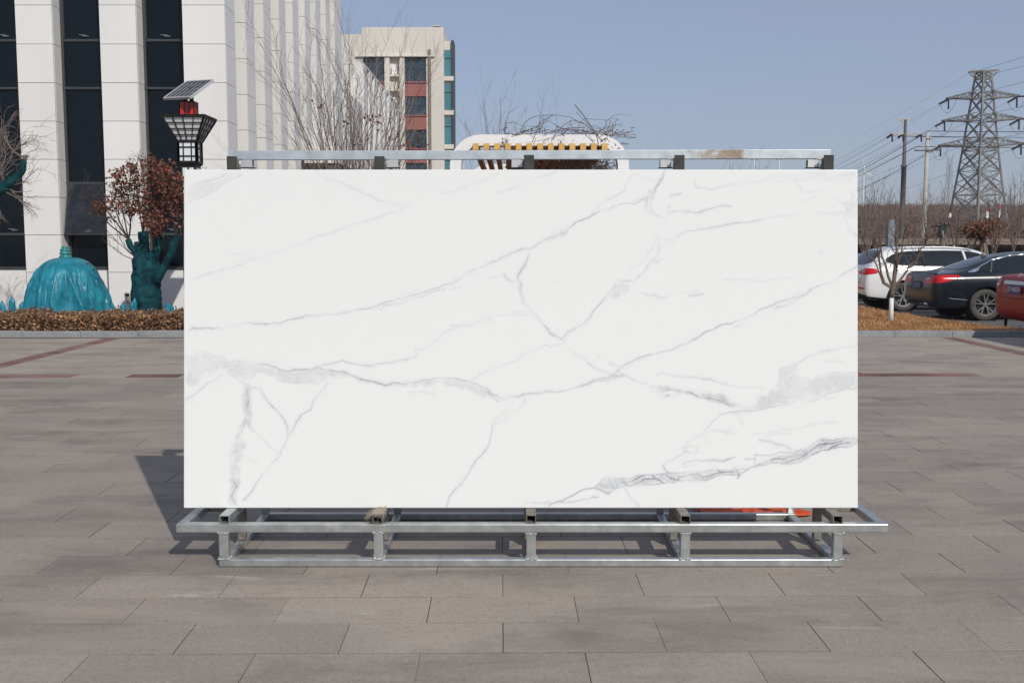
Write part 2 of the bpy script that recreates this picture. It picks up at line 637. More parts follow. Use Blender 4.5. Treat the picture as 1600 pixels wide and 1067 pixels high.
# planting bed in front of the building, dry lawn on the right, parking lot behind it
sheet('planting_bed', [(-18, 16.47), (2.4, 16.47), (2.4, 30), (-5.3, 34), (-5.3, 21.6), (-18, 21.6)], -0.2, 0.06, 'soil')
LAWN = [(2.4, 16.47), (9.2, 16.47), (8.75, 16.75), (8.35, 17.3), (8.1, 18.1), (7.98, 19.2), (7.9, 23), (7.8, 33), (2.4, 33)]
lawn = sheet('lawn', LAWN, -0.2, 0.055, 'straw')
sheet('parking_lot', [(2.0, 16.48), (60, 16.48), (60, 52), (2.0, 52)], -0.25, -0.12, 'asphalt')
mbl = MB()
for x, w in ((0, 0),):
    for yy in (16.2 + 0.6, 19.9, 23.0, 26.1, 29.2):
        mbl.box(8.6, 13.6, yy - 0.06, yy + 0.06, -0.119, -0.115)
ob('bay_lines', mbl, 'white_paint', bpy.data.objects['parking_lot'])


def inside(poly, x, y):
    c = False
    n = len(poly)
    for i in range(n):
        x1, y1 = poly[i]
        x2, y2 = poly[(i + 1) % n]
        if (y1 > y) != (y2 > y) and x < (x2 - x1) * (y - y1) / (y2 - y1) + x1:
            c = not c
    return c


mbg = MB()
rg = random.Random(11)
n = 0
while n < 46000:
    x = rg.uniform(4.6, 9.1)
    y = 16.5 + 7.5 * rg.random() ** 1.7
    if not inside(LAWN, x, y):
        continue
    if noise.noise((x * 1.2, y * 1.2, 3.0)) + rg.uniform(-.5, .5) < -0.45:
        continue
    n += 1
    h = rg.uniform(0.02, 0.062) * (1.0 + 0.5 * noise.noise((x * 2.2, y * 2.2, 0)))
    a = rg.uniform(0, 6.283)
    lean = rg.uniform(0.2, 1.5) * h
    w = rg.uniform(0.004, 0.008)
    mbg.add([(x - w * math.sin(a), y + w * math.cos(a), 0.053), (x + w * math.sin(a), y - w * math.cos(a), 0.053),
             (x + lean * math.cos(a), y + lean * math.sin(a), 0.055 + h)], [(0, 1, 2)])
g = ob('dry_grass', mbg, 'straw', kind='stuff')
g['label'] = 'short dry straw coloured grass on the island by the cars'
g['category'] = 'grass'


# far hillside
def hill_z(x, y):
    t = max(0, min(1, (y - 75) / 345.0))
    t = t * t * (3 - 2 * t) * 0.55 + t * 0.45
    return -0.6 + 16.2 * t + 1.6 * noise.noise((x * 0.006, y * 0.008, 1.0)) * t + 0.7 * noise.noise((x * 0.03, y * 0.04, 4.0)) * t


mbh = MB()
NX, NY = 130, 60
for j in range(NY + 1):
    for i in range(NX + 1):
        x = -500 + 1300 * i / NX
        y = 70 + 480 * j / NY
        z = hill_z(x, y) if y <= 430 else hill_z(x, 430) - (y - 430) * 0.03
        if j == 0:
            z = -0.6
        mbh.v.append((x, y, z))
for j in range(NY):
    for i in range(NX):
        a = j * (NX + 1) + i
        mbh.f.append((a, a + 1, a + NX + 2, a + NX + 1))
hm = pm('hill_scrub', (0.105, 0.066, 0.05), 0.95, var=0.35, scale=0.035, col2=(0.19, 0.112, 0.078), fine=0.4, fscale=0.9, stretch=(0.5, 0.5, 3.0),
        wear=((0.27, 0.155, 0.09), 0.02, 0.55, 0.75))
hill = structure(ob('hillside', mbh, 'hill_scrub', smooth=True))
mbs = MB()
rh = random.Random(5)
for i in range(9000):
    y = 80 + 345 * rh.random() ** 1.3
    x = y * rh.uniform(0.30, 0.60)
    z = hill_z(x, y) - 0.1
    h = rh.uniform(0.6, 2.0)
    if rh.random() < 0.45:
        mbs.tube([(x, y, z), (x + rh.gauss(0, .15), y, z + h * 1.3)], [0.05, 0.015], 3, cap=False)
    for k in range(8):
        mbs.leaf((x + rh.gauss(0, .6), y + rh.gauss(0, .4), z + h * rh.uniform(0.05, 0.7)), h * 0.22, rh)
pm('scrub', (0.12, 0.072, 0.05), 0.95, var=0.4, scale=0.06, island=0.5, spec=0.1, col2=(0.2, 0.12, 0.085))
o = ob('hill_brush', mbs, 'scrub', kind='stuff')
o['label'] = 'brown leafless brush covering the hillside'
o['category'] = 'brush'

# ================================================================== OFFICE BUILDING (white panel piers, dark window strips)
BY = 21.5                     # front face
BX = P(355, 200, BY).x        # right corner
PH = 0.771                    # panel height
PZ0 = P(60, 425.6, BY).z      # first joint above the plinth
NROW = 14
TOPZ = PZ0 + PH * NROW
REC = 0.36                    # how far the glass sits back
bld = thing('office_building', 'white panelled office block with deep piers between dark window strips', 'building', (BX - 6, BY + 6, 0))
GAP = 0.005
zs_ = [0.06] + [PZ0 + PH * i for i in range(NROW + 1)]
PAN = {}


def panel(kind, w, h, loc, parent):
    """thin facing panel sharing its mesh with all panels of its size; kind x = faces the street, y = faces right"""
    key = (kind, round(w, 3), round(h, 3))
    if key not in PAN:
        mb = MB()
        if kind == 'x':
            mb.box(-w / 2 + GAP, w / 2 - GAP, -0.02, 0.02, GAP, h - GAP)
        else:
            mb.box(-0.02, 0.02, -w / 2 + GAP, w / 2 - GAP, GAP, h - GAP)
        me = bpy.data.meshes.new('panel')
        me.from_pydata(mb.v, [], mb.f)
        me.materials.append(MATS['panel_white'])
        PAN[key] = me
    o = bpy.data.objects.new('panel', PAN[key])
    COL.objects.link(o)
    o.location = loc
    o.parent = parent
    o.matrix_parent_inverse = OFFS[parent.name].inverted()
    return o


def pier(x0, x1, y0, y1, rows, side=True, front=True, left=False, ztop=None):
    zt = zs_[rows + 1] if ztop is None else ztop
    core = ob('pier', MB().box(x0 + 0.03, x1 - 0.03, y0 + 0.03, y1, 0.0, zt - 0.01), 'pier_core', bld)
    for r in range(rows + 1):
        z0, z1 = zs_[r], min(zs_[r + 1], zt)
        if z1 - z0 < 0.1:
            continue
        jx = rp.gauss(0, 0.0015)
        if front:
            panel('x', x1 - x0, z1 - z0, ((x0 + x1) / 2, y0 + 0.02 + jx, z0), core)
        if side:
            panel('y', y1 - y0 - 0.042, z1 - z0, (x1 - 0.0205, (y0 + y1) / 2 + 0.021, z0), core)
        if left:
            panel('y', y1 - y0 - 0.042, z1 - z0, (x0 + 0.0205, (y0 + y1) / 2 + 0.021, z0), core)
    return core


# pier edges on the front, measured at photo height y = 200
edges = [(-100, -33), (31, 88), (161, 218), (289.5, 355.5)]
piers = []
for a, b in edges:
    piers.append((P(a, 200, BY).x, P(b, 200, BY).x))
piers.insert(0, (piers[0][0] - 1.7, piers[0][0] - 0.93))
for i, (x0, x1) in enumerate(piers):
    last = i == len(piers) - 1
    pier(x0, x1, BY, BY + (0.78 if last else REC + 0.05), NROW, side=True, left=not last or True)
# body of the block behind the glass line
ob('wall_body', MB().box(piers[0][0] - 6, BX - 0.42, BY + REC + 0.14, BY + 15.4, 0, TOPZ), 'pier_core', bld)
ob('parapet', MB().box(piers[0][0] - 6, BX + 0.02, BY - 0.02, BY + 15.4, TOPZ + 0.002, TOPZ + 0.25), 'panel_white', bld)


def window_strip(x0, x1, y, facing='x', opened=False, simple=False):
    """a full-height strip of panes between two piers; rows follow the photograph"""
    FL = 298 / FPX * BY / 0.995
    z_sill = P(60, 421, BY).z
    bars = []
    z368 = P(60, 367, BY + REC).z
    z286 = P(60, 286, BY + REC).z
    z138 = P(60, 138, BY + REC).z
    win = ob('window', MB().box(x0, x1, y + 0.07, y + 0.10, z_sill, TOPZ) if facing == 'x' else
             MB().box(x0, x1, y + 0.07, y + 0.10, z_sill, TOPZ), 'window_frame', bld)
    lv = [z_sill + 0.02]
    base = [z368, z286, z138]
    k = 0
    while True:
        done = False
        for z in base:
            zz = z + FL * k
            if zz > TOPZ - 0.1:
                done = True
                break
            lv.append(zz)
        if done:
            break
        k += 1
    lv.append(TOPZ)
    for i in range(len(lv) - 1):
        z0, z1 = lv[i], lv[i + 1]
        is_sash = i % 3 == 1
        if is_sash and opened and i == 1:
            continue
        mat_ = 'dark_glass'
        o = ob('pane', MB().box(x0 + 0.06, x1 - 0.015, y + 0.055, y + 0.066, z0 + 0.035, z1 - 0.03), mat_, win)
        if is_sash and not simple:
            # closed awning sash: frame and handle
            mb = MB()
            mb.box(x0 + 0.045, x0 + 0.075, y + 0.03, y + 0.07, z0 + 0.02, z1 - 0.02)
            mb.box(x0 + 0.045, x1 - 0.01, y + 0.03, y + 0.07, z0 + 0.01, z0 + 0.04)
            ob('sash_frame', mb, 'window_frame', win)
            mh = MB().box((x0 + x1) / 2 - 0.03, (x0 + x1) / 2 + 0.10, y + 0.02, y + 0.05, z0 + 0.09, z0 + 0.105)
            mh.beam(((x0 + x1) / 2 - 0.10, y + 0.03, z0 + 0.125), ((x0 + x1) / 2 + 0.04, y + 0.03, z0 + 0.118), 0.012)
            ob('handle', mh, 'steel_handle', win)
    for i, z in enumerate(lv[:-1]):
        t = 0.045 if (i % 3 == 2 or i % 3 == 0) else 0.022
        if i == 0:
            t = 0.05
        ob('transom', MB().box(x0 + 0.002, x1 - 0.002, y + (0.0 if t > .03 else 0.02), y + 0.072, z - t / 2, z + t / 2), 'window_frame', win)
    ob('jamb', MB().box(x0 + 0.002, x0 + 0.055, y + 0.012, y + 0.071, z_sill, TOPZ), 'window_frame', win)
    if opened:
        # the ground floor sash swings out at the bottom
        z0, z1 = lv[1], lv[2]
        out = 0.26
        a = Vector((x0 + 0.05, y + 0.0, z1 - 0.03))
        b = Vector((x1 - 0.02, y + 0.0, z1 - 0.03))
        c = Vector((x1 - 0.02, y - out, z0 + 0.01))
        d = Vector((x0 + 0.05, y - out, z0 + 0.01))
        nrm = (b - a).cross(d - a).normalized() * 0.02
        s = ob('open_sash', MB().add([a, b, c, d, a - nrm, b - nrm, c - nrm, d - nrm],
                                     [(0, 1, 2, 3), (7, 6, 5, 4), (0, 4, 5, 1), (1, 5, 6, 2), (2, 6, 7, 3), (3, 7, 4, 0)]), 'sash_glass', win)
        mf = MB()
        for p, q in ((a, b), (b, c), (c, d), (d, a)):
            mf.beam(p, q, 0.035, 0.03)
        ob('sash_frame', mf, 'window_frame', win)
        m_ = (c + d) / 2 + Vector((0.05, -0.02, 0.06))
        ob('handle', MB().beam(m_ - Vector((0.06, 0, 0)), m_ + Vector((0.06, 0, 0)), 0.02).beam(m_, m_ + Vector((0, -.01, .05)), .02), 'steel_handle', win)
    # spandrel and plinth wall under the sill
    w = x1 - x0 - 0.004
    panel('x', w, z_sill - 0.06 - 0.01, ((x0 + x1) / 2, y - 0.0, 0.06), win)
    ob('sill', MB().box(x0 + 0.003, x1 - 0.003, y - 0.04, y + 0.06, z_sill - 0.012, z_sill + 0.012), 'window_frame', win)
    return win


for i in range(len(piers) - 1):
    window_strip(piers[i][1], piers[i + 1][0], BY + REC, opened=(i == 2))

# side of the block: fins going back
FS = 1.66
NF = 8
for k in range(1, NF + 1):
    y0 = BY + FS * k + 0.02
    pier(BX - 0.42, BX, y0, y0 + (0.80 if k < NF else 1.4), NROW, side=True)
for k in range(NF):
    y0 = BY + FS * k + (0.78 if k == 0 else 0.82)
    y1 = BY + FS * (k + 1) + 0.05
    w = ob('window', MB().box(BX - 0.41, BX - 0.35, y0, y1, 0.9, TOPZ), 'dark_glass', bld)
    for z in (2.9, 4.7, 6.6, 8.7):
        ob('transom', MB().box(BX - 0.352, BX - 0.32, y0 + 0.001, y1 - 0.001, z, z + 0.06), 'window_frame', w)
    ob('plinth', MB().box(BX - 0.41, BX - 0.2, y0 + 0.001, y1 - 0.03, 0, 0.898), 'panel_white', bld)

# lower wing behind, with the same fins
WZ = P(576, 111, 42.4).z
WX = BX + 0.1
for k in range(8):
    y0 = 40.8 + 1.66 * k
    pier(WX - 0.42, WX, y0, y0 + 0.8, 10, side=True, ztop=WZ)
ob('wing_body', MB().box(WX - 9, WX - 0.3, 40.84, 54, 0, WZ - 0.001), 'panel_white', bld)
ob('link_body', MB().box(WX - 9, WX - 0.05, 36.95, 40.78, 0, WZ - 1.6), 'panel_white', bld)
ob('wing_roof_edge', MB().box(WX - 9, WX - 0.01, 40.82, 54, WZ + 0.002, WZ + 0.06), 'panel_white', bld)
# entrance canopy on the side
cz1, cz0 = P(480, 229, 29.3).z, P(480, 255, 29.3).z
cp = ob('entrance_canopy', MB().box(BX + 0.02, -4.85, 29.3, 34.5, cz0, cz1), 'panel_white', bld)
ob('soffit', MB().box(BX + 0.05, -4.9, 29.35, 34.45, cz0 - 0.04, cz0 - 0.002), 'soffit', cp)
ob('canopy_column', MB().box(-5.2, -4.95, 33.9, 34.2, 0, cz0 - 0.045), 'panel_white', cp)
ob('canopy_column', MB().box(-5.2, -4.95, 29.6, 29.9, 0, cz0 - 0.045), 'panel_white', cp)
ob('entrance_wall', MB().box(BX + 0.02, BX + 0.4, 31.6, 31.9, 0, cz0 - 0.05), 'soffit', cp)

# drain elbow sticking out of the plinth
c = P(199, 461, BY - 0.22)
dr = thing('drain_pipe', 'short white drain elbow sticking out of the plinth beside the wrapped trunk', 'pipe', (c.x, BY - 0.1, c.z - 0.1))
ob('elbow', MB().tube([(c.x - .03, BY + 0.02, c.z - .14), (c.x - 0.02, BY - 0.10, c.z - .13), (c.x - 0.01, BY - 0.17, c.z - .07), (c.x, BY - 0.22, c.z)], 0.062, 14, cap=False), 'drain_pvc', dr, smooth=True)
ob('bore', MB().tube([(c.x - .002, BY - 0.2, c.z - .02), (c.x, BY - 0.215, c.z - 0.004)], 0.05, 14), 'hole_black', dr)
mbr = MB()
mbr.lathe([(0.05, 0.0), (0.07, 0.0), (0.07, 0.03), (0.05, 0.03), (0.05, 0.0)], 16, (c.x, BY - 0.215, c.z), axis='y')
ob('rim', mbr, 'drain_pvc', dr)

# ================================================================== APARTMENT BLOCK behind
FY = 112.0
ap = thing('apartment_block', 'beige apartment block with blue windows and brick red spandrels behind the bare tree', 'building', (P(640, 380, FY).x, FY + 6, -0.3))


def pxbox(x0, x1, y0, y1, Y0, Y1):
    a, b = P(x0, y1, Y0), P(x1, y0, Y0)
    return MB().box(a.x, b.x, Y0, Y1, a.z, b.z)


zb = -0.3
a, b = P(530, 54, FY), P(693, 44, FY)


def apbox(x0, x1, yt, yb, d0, d1):
    lo, hi = P(x0, yb if yb else 380, FY), P(x1, yt, FY)
    return MB().box(lo.x, hi.x, FY + d0, FY + d1, lo.z if yb else zb, hi.z)


ob('wall', apbox(530, 566, 54, None, 0, 12), 'beige_wall', ap)            # left part
ob('wall', apbox(566.02, 607, 89, 43, 0, 0.01) if False else apbox(566.05, 692, 43, 89, 0.0, 12), 'beige_wall', ap)   # head wall
ob('wall', apbox(566.05, 668, 89.05, None, 0.5, 11.9), 'dark_trim', ap)    # behind the openings
ob('pilaster', apbox(604, 608.5, 89.05, None, -0.15, 0.6), 'beige_wall', ap)
ob('pilaster', apbox(627, 632, 89.05, None, -0.15, 0.6), 'beige_wall', ap)
ob('wall', apbox(668.05, 693, 43, None, -0.05, 12), 'beige_wall', ap)
ob('cornice', apbox(556, 679, 88, 89.6, -0.3, 0.02), 'beige_wall', ap)
ob('roof_vent', apbox(676, 686, 39, 42.9, 1, 2.2), 'dark_trim', ap)
ob('vent_cap', apbox(675, 687, 37.5, 39, 0.8, 2.4), 'beige_wall', ap)
wy = 89.2
i = 0
while wy < 370:
    wh = 38.5 if i == 0 else 29
    for x0, x1 in ((566.3, 603.7), (632.3, 667.7)):
        w = ob('window', apbox(x0, x1, wy + 0.2, wy + wh, 0.28, 0.45), 'blue_glass', ap)
        for m in (0.33, 0.67):
            xm = x0 + (x1 - x0) * m
            ob('mullion', apbox(xm - 0.5, xm + 0.5, wy + 0.3, wy + wh - .1, 0.18, 0.279), 'dark_trim', w)
        ob('mullion', apbox(x0 + .1, x1 - .1, wy + wh * 0.45, wy + wh * 0.45 + 0.9, 0.19, 0.278), 'dark_trim', w)
        s = ob('spandrel', apbox(x0, x1, wy + wh + 0.05, wy + wh + 23, 0.02, 0.46), 'red_spandrel', ap)
        ob('ledge', apbox(x0, x1, wy + wh + 0.1, wy + wh + 2.2, -0.12, 0.019), 'red_spandrel', s)
    # niche with air conditioner ledges
    ob('niche_wall', apbox(608.6, 626.9, wy + 0.2, wy + wh + 22, 0.47, 0.49), 'beige_wall', ap)
    ob('ac_ledge', apbox(608.7, 626.8, wy + wh * 0.72, wy + wh * 0.72 + 3, -0.1, 0.46), 'beige_wall', ap)
    ob('ac_unit', apbox(612, 620, wy + wh * 0.35, wy + wh * 0.71, 0.1, 0.44), 'white_paint', ap)
    ob('ac_ledge', apbox(608.7, 626.8, wy + wh + 12, wy + wh + 15, -0.1, 0.46), 'beige_wall', ap)
    wy += wh + 23.05
    i += 1
ob('downpipe', apbox(671.6, 673.2, 78, None, -0.25, -0.08), 'support_wood', ap)
# set back bay with teal glass
ob('bay', apbox(693.05, 707, 62, None, 1.0, 5), 'beige_wall', ap)
ob('corner_trim', apbox(706.2, 708.3, 61, None, 0.7, 3.5), 'dark_trim', ap)
wy = 76
while wy < 370:
    w = ob('window', apbox(693.6, 706.1, wy, wy + 41, 0.86, 0.99), 'teal_glass', ap)
    ob('mullion', apbox(693.7, 706.1, wy + 13, wy + 14, 0.80, 0.859), 'dark_trim', w)
    ob('sill_band', apbox(693.3, 708.5, wy + 42, wy + 49, 0.6, 0.995), 'beige_wall', ap)
    wy += 53.5

# ================================================================== RACK of galvanised square tube
YF = 4.647
T = 0.04
rack = thing('slab_rack', 'low galvanised steel rack of square tube carrying the white marble slab', 'rack', (0.09, 4.9, 0))
XP = [P(x, 850, YF).x for x in (349, 591, 830, 1071, 1310)]
XL, XR = -1.350, 1.524


def bar(name, x0, x1, y0, y1, z0, z1, mat='galv', parent=rack, bev=0.005):
    return ob(name, MB().box(x0, x1, y0, y1, z0, z1), mat, parent, bevel=bev)


bar('base_rail', XL, XR, YF, YF + T, 0.002, 0.038)
bar('base_rail', XL, XR, 5.45, 5.49, 0.002, 0.038)
rw = random.Random(21)


def weld_ring(cx, cy, z, s, parent):
    mb = MB()
    pts = []
    for i in range(28):
        t = i / 28 * 4
        k = int(t)
        f = t - k
        c = [(-1, -1), (1, -1), (1, 1), (-1, 1), (-1, -1)]
        x = c[k][0] + (c[k + 1][0] - c[k][0]) * f
        y = c[k][1] + (c[k + 1][1] - c[k][1]) * f
        mb.lathe([(0.0005, -0.0035), (0.0048 * rw.uniform(.6, 1.3), -0.001), (0.0042 * rw.uniform(.6, 1.2), 0.0025), (0.0005, 0.0045)], 5,
                 (cx + x * s, cy + y * s, z + rw.gauss(0, 0.0018)))
    ob('weld', mb, 'weld', parent)


for i, x in enumerate(XP):
    bar('cross_rail', x - 0.02, x + 0.02, YF + T + 0.001, 5.449, 0.003, 0.037)
    po = bar('post', x - 0.0225, x + 0.0225, YF + 0.001, YF + T - 0.001, 0.0385, 0.1625)
    weld_ring(x, YF + T / 2, 0.0395, 0.0235, po)
    weld_ring(x, YF + T / 2, 0.1605, 0.0225, po)
bar('tray_rail', -1.543, 1.728, YF - 0.002, YF + T + 0.002, 0.163, 0.204)
bar('tray_side', -1.542, -1.498, YF + T + 0.003, 5.05, 0.164, 0.203)
bar('tray_side', 1.683, 1.727, YF + T + 0.003, 5.05, 0.164, 0.203)
XU = [P(x, 255, 4.95).x for x in (362.5, 593, 826.5, 1061.5, 1294.5)]
bar('tray_end', -1.497, XU[0] - 0.024, 5.005, 5.045, 0.165, 0.202, 'dirty_tube')
bar('tray_end', XU[4] + 0.024, 1.682, 5.005, 5.045, 0.165, 0.202, 'dirty_tube')
XS = [P(x, 812, YF).x for x in (351, 590, 830, 1071, 1309)]
for i, x in enumerate(XS):
    mb = MB().hollow((x, YF - 0.004 + (0.01 if i == 2 else 0), 0.2245), (x, 4.948, 0.2245), 0.045, 0.0035, h=0.039)
    ob('support_arm', mb, 'dirty_tube' if i != 0 else 'galv', rack)
for i, x in enumerate(XU):
    u = bar('upright', x - 0.02, x + 0.02, 4.952, 4.992, 0.039, 1.88, 'dirty_tube')
    mb = MB().box(x - 0.024, x + 0.024, 4.9445, 4.9515, 0.30, 1.893 + (0.006 if i >= 2 else 0))
    ob('rubber_strip', mb, 'black_rubber', u, bevel=0.002)
    mb = MB().box(x - 0.024, x - 0.0205, 4.952, 4.985, 0.35, 1.885).box(x + 0.0205, x + 0.024, 4.952, 4.985, 0.35, 1.885)
    ob('rubber_edge', mb, 'dirty_tube', u)
    xr = XP[i]
    ob('rear_leg', MB().beam((xr, 5.47, 0.039), (x, 5.016, 1.86), 0.038), 'galv', rack, bevel=0.004)
    s = 1 if i < 2 else -1
    xa = x + s * 0.030
    xb = x + s * 0.030 + s * 0.052
    st = ob('stub_tube', MB().hollow((xa, 5.02, 1.864), (xb, 5.02, 1.864), 0.036, 0.004), 'aluminium', rack)
    ob('painted_stub_shadow', MB().box(min(xa, xb) - .006, max(xa, xb) + 0.006, 5.001, 5.039, 1.842, 1.8455), 'black_rubber', st)  # black strip standing in for the shade below the stub tube
    weld_ring(x + s * 0.025, 5.02, 1.885, 0.018, st)
za, zc = P(356, 250, 5.0).z, P(356, 236, 5.0).z
xa, xb = P(356, 243, 5.0).x, P(1298, 243, 5.0).x
top = ob('top_rail', MB().hollow((xa, 5.02, (za + zc) / 2), (xb, 5.02, (za + zc) / 2 + 0.006), 0.04, 0.003, h=zc - za), 'galv_rust', rack, bevel=0.003)
# rust patch on the top rail
m = MATS['galv_rust']
nt = m.node_tree
L = nt.links
b = nt.nodes['Principled BSDF']
src = b.inputs['Base Color'].links[0].from_socket
geo = nd(nt, 'ShaderNodeNewGeometry')
sx = nd(nt, 'ShaderNodeSeparateXYZ')
L.new(geo.outputs['Position'], sx.inputs[0])
rampx = nt.nodes.new('ShaderNodeValToRGB')
mr = nd(nt, 'ShaderNodeMapRange')
mr.inputs['From Min'].default_value = 0.3
mr.inputs['From Max'].default_value = 1.6
L.new(sx.outputs['X'], mr.inputs['Value'])
cr = rampx.color_ramp
cr.elements[0].position = 0.18
cr.elements[0].color = (0, 0, 0, 1)
cr.elements[1].position = 1.0
cr.elements[1].color = (0, 0, 0, 1)
for pos, val in ((0.35, 0.30), (0.44, 0.42), (0.50, 0.47), (0.56, 0.54), (0.605, 0.56), (0.645, 0.25), (0.70, 0.10)):
    e = cr.elements.new(pos)
    e.color = (val, val, val, 1)
L.new(mr.outputs[0], rampx.inputs['Fac'])
nr = nd(nt, 'ShaderNodeTexNoise', Scale=38.0, Detail=8.0, Roughness=0.8, Distortion=0.6)
L.new(geo.outputs['Position'], nr.inputs['Vector'])
ad = nd(nt, 'ShaderNodeMath', operation='ADD')
L.new(rampx.outputs['Color'], ad.inputs[0])
L.new(nr.outputs['Fac'], ad.inputs[1])
r2 = nd(nt, 'ShaderNodeMapRange')
r2.inputs['From Min'].default_value = 0.88
r2.inputs['From Max'].default_value = 1.06
L.new(ad.outputs[0], r2.inputs['Value'])
rc = nt.nodes.new('ShaderNodeValToRGB')
rc.color_ramp.elements[0].color = (0.17, 0.10, 0.06, 1)
rc.color_ramp.elements[1].color = (0.40, 0.30, 0.20, 1)
rc.color_ramp.elements[0].position = 0.4
rc.color_ramp.elements[1].position = 0.62
L.new(nr.outputs['Fac'], rc.inputs['Fac'])
mx = nt.nodes.new('ShaderNodeMix')
mx.data_type = 'RGBA'
L.new(r2.outputs[0], mx.inputs['Factor'])
L.new(src, mx.inputs['A'])
L.new(rc.outputs['Color'], mx.inputs['B'])
L.new(mx.outputs['Result'], b.inputs['Base Color'])
im = nd(nt, 'ShaderNodeMath', operation='MULTIPLY_ADD')
L.new(r2.outputs[0], im.inputs[0])
im.inputs[1].default_value = -0.6
im.inputs[2].default_value = 0.6
L.new(im.outputs[0], b.inputs['Metallic'])

# carpet scrap wrapped over the second support arm
rc_ = random.Random(4)
xs = XS[1]
mb = MB()
N = 12
for j in range(9):
    y = YF - 0.005 + 0.20 * j / 8
    for i in range(N + 1):
        t = i / N
        if t < 0.2:
            x, z = xs - 0.027 - 0.02 * (0.2 - t) / .2, 0.249 - (0.2 - t) / 0.2 * 0.022
        elif t > 0.85:
            x, z = xs + 0.026, 0.249 - (t - 0.85) / 0.15 * 0.014
        else:
            x, z = xs - 0.027 + (t - 0.2) / 0.65 * 0.053, 0.249
        mb.v.append((x + rc_.gauss(0, .0015), y + rc_.gauss(0, .003), min(z + abs(rc_.gauss(0, .0012)), .2505)))
for j in range(8):
    for i in range(N):
        a = j * (N + 1) + i
        mb.f.append((a, a + 1, a + N + 2, a + N + 1))
for k in range(900):
    x = xs + rc_.uniform(-0.05, 0.028)
    y = YF + rc_.uniform(-0.012, 0.13)
    z = 0.247 - max(0, (xs - 0.027 - x)) * 0.9
    d = Vector((rc_.gauss(-.7 if x < xs - .01 else 0, .6), rc_.gauss(-.5, .6), rc_.gauss(-.1, .25))).normalized() * rc_.uniform(.012, .03)
    p = Vector((x, y, z))
    q = p + d
    s = d.cross(Vector((0, 0, 1))).normalized() * 0.0012
    mb.add([p - s, p + s, q], [(0, 1, 2)])
tag(ob('carpet_scrap', mb, 'carpet'), 'frayed beige carpet scrap draped over a support arm of the rack', 'carpet')

# orange cloth lying on the paving behind the slab
mb = MB()
ro = random.Random(9)
NXc, NYc = 40, 16
c0, c1 = G(1085, 797, 0.02), G(1275, 806, 0.02)
for j in range(NYc + 1):
    for i in range(NXc + 1):
        u, v = i / NXc, j / NYc
        x = 1.02 + 0.62 * u + 0.02 * noise.noise((u * 6, v * 4, 7))
        wdt = 0.16 * (1 - u) ** 0.6 + 0.02
        y = 5.66 - 0.10 * u + (v - 0.5) * wdt * 2
        h = 0.012 + (0.05 * (1 - u) ** .7 * abs(noise.noise((u * 7, v * 3.5, 2))) + 0.018 * abs(noise.noise((u * 17, v * 8, 5)))) * (1 if 0 < v < 1 else 0.1)
        mb.v.append((x, y, h))
for j in range(NYc):
    for i in range(NXc):
        a = j * (NXc + 1) + i
        mb.f.append((a, a + 1, a + NXc + 2, a + NXc + 1))
tag(ob('orange_cloth', mb, 'orange_cloth', smooth=True), 'crumpled orange cloth lying on the paving in the shade behind the slab', 'cloth')

# ================================================================== MARBLE SLAB: vein pattern stored on a fine grid
NGX, NGY = 920, 460
PX0, PX1, PY0, PY1 = 287.5, 1340.5, 266.0, 794.0
gx = np.linspace(PX0, PX1, NGX + 1)
gy = np.linspace(PY1, PY0, NGY + 1)
GX, GY_ = np.meshgrid(gx, gy)
rs = np.random.RandomState(12)


def vnoise(scale, octs=4, rough=0.55):
    out = np.zeros_like(GX)
    amp = 1.0
    tot = 0
    for o_ in range(octs):
        s = scale / (2 ** o_)
        nx_, ny_ = int((PX1 - PX0) / s) + 4, int((PY1 - PY0) / s) + 4
        g_ = rs.rand(ny_, nx_)
        fx, fy = (GX - PX0) / s + 1, (GY_ - PY0) / s + 1
        ix, iy = np.floor(fx).astype(int), np.floor(fy).astype(int)
        tx, ty = fx - ix, fy - iy
        tx, ty = tx * tx * (3 - 2 * tx), ty * ty * (3 - 2 * ty)
        ix, iy = np.clip(ix, 0, nx_ - 2), np.clip(iy, 0, ny_ - 2)
        v_ = (g_[iy, ix] * (1 - tx) + g_[iy, ix + 1] * tx) * (1 - ty) + (g_[iy + 1, ix] * (1 - tx) + g_[iy + 1, ix + 1] * tx) * ty
        out += v_ * amp
        tot += amp
        amp *= rough
    return out / tot


WXn = GX + (vnoise(30, 5, 0.62) - 0.5) * 13
WYn = GY_ + (vnoise(30, 5, 0.62) - 0.5) * 13
WX2 = GX + (vnoise(44, 5, 0.66) - 0.5) * 30
WY2 = GY_ + (vnoise(44, 5, 0.66) - 0.5) * 30
MOT = vnoise(46, 3, 0.5)
BRK2 = np.clip((vnoise(24, 4, 0.6) - 0.5) * 4.0 + 0.25, 0, 1)
BRK = np.clip((vnoise(42, 4, 0.6) - 0.5) * 2.6 + 0.5, 0, 1)
FIN = np.clip((vnoise(9, 2, 0.6) - 0.5) * 2.2 + 0.5, 0, 1)
STREAK = vnoise(95, 5, 0.62)
DARK = np.zeros_like(GX)
TR = {'A': (280, 220, .3375), 'B': (800, 220, .34375), 'C': (280, 520, .3375), 'D': (800, 520, .34375)}


def conv(tr, pts):
    ox, oy, s = TR[tr]
    return [(ox + x * s, oy + y * s) for x, y in pts]


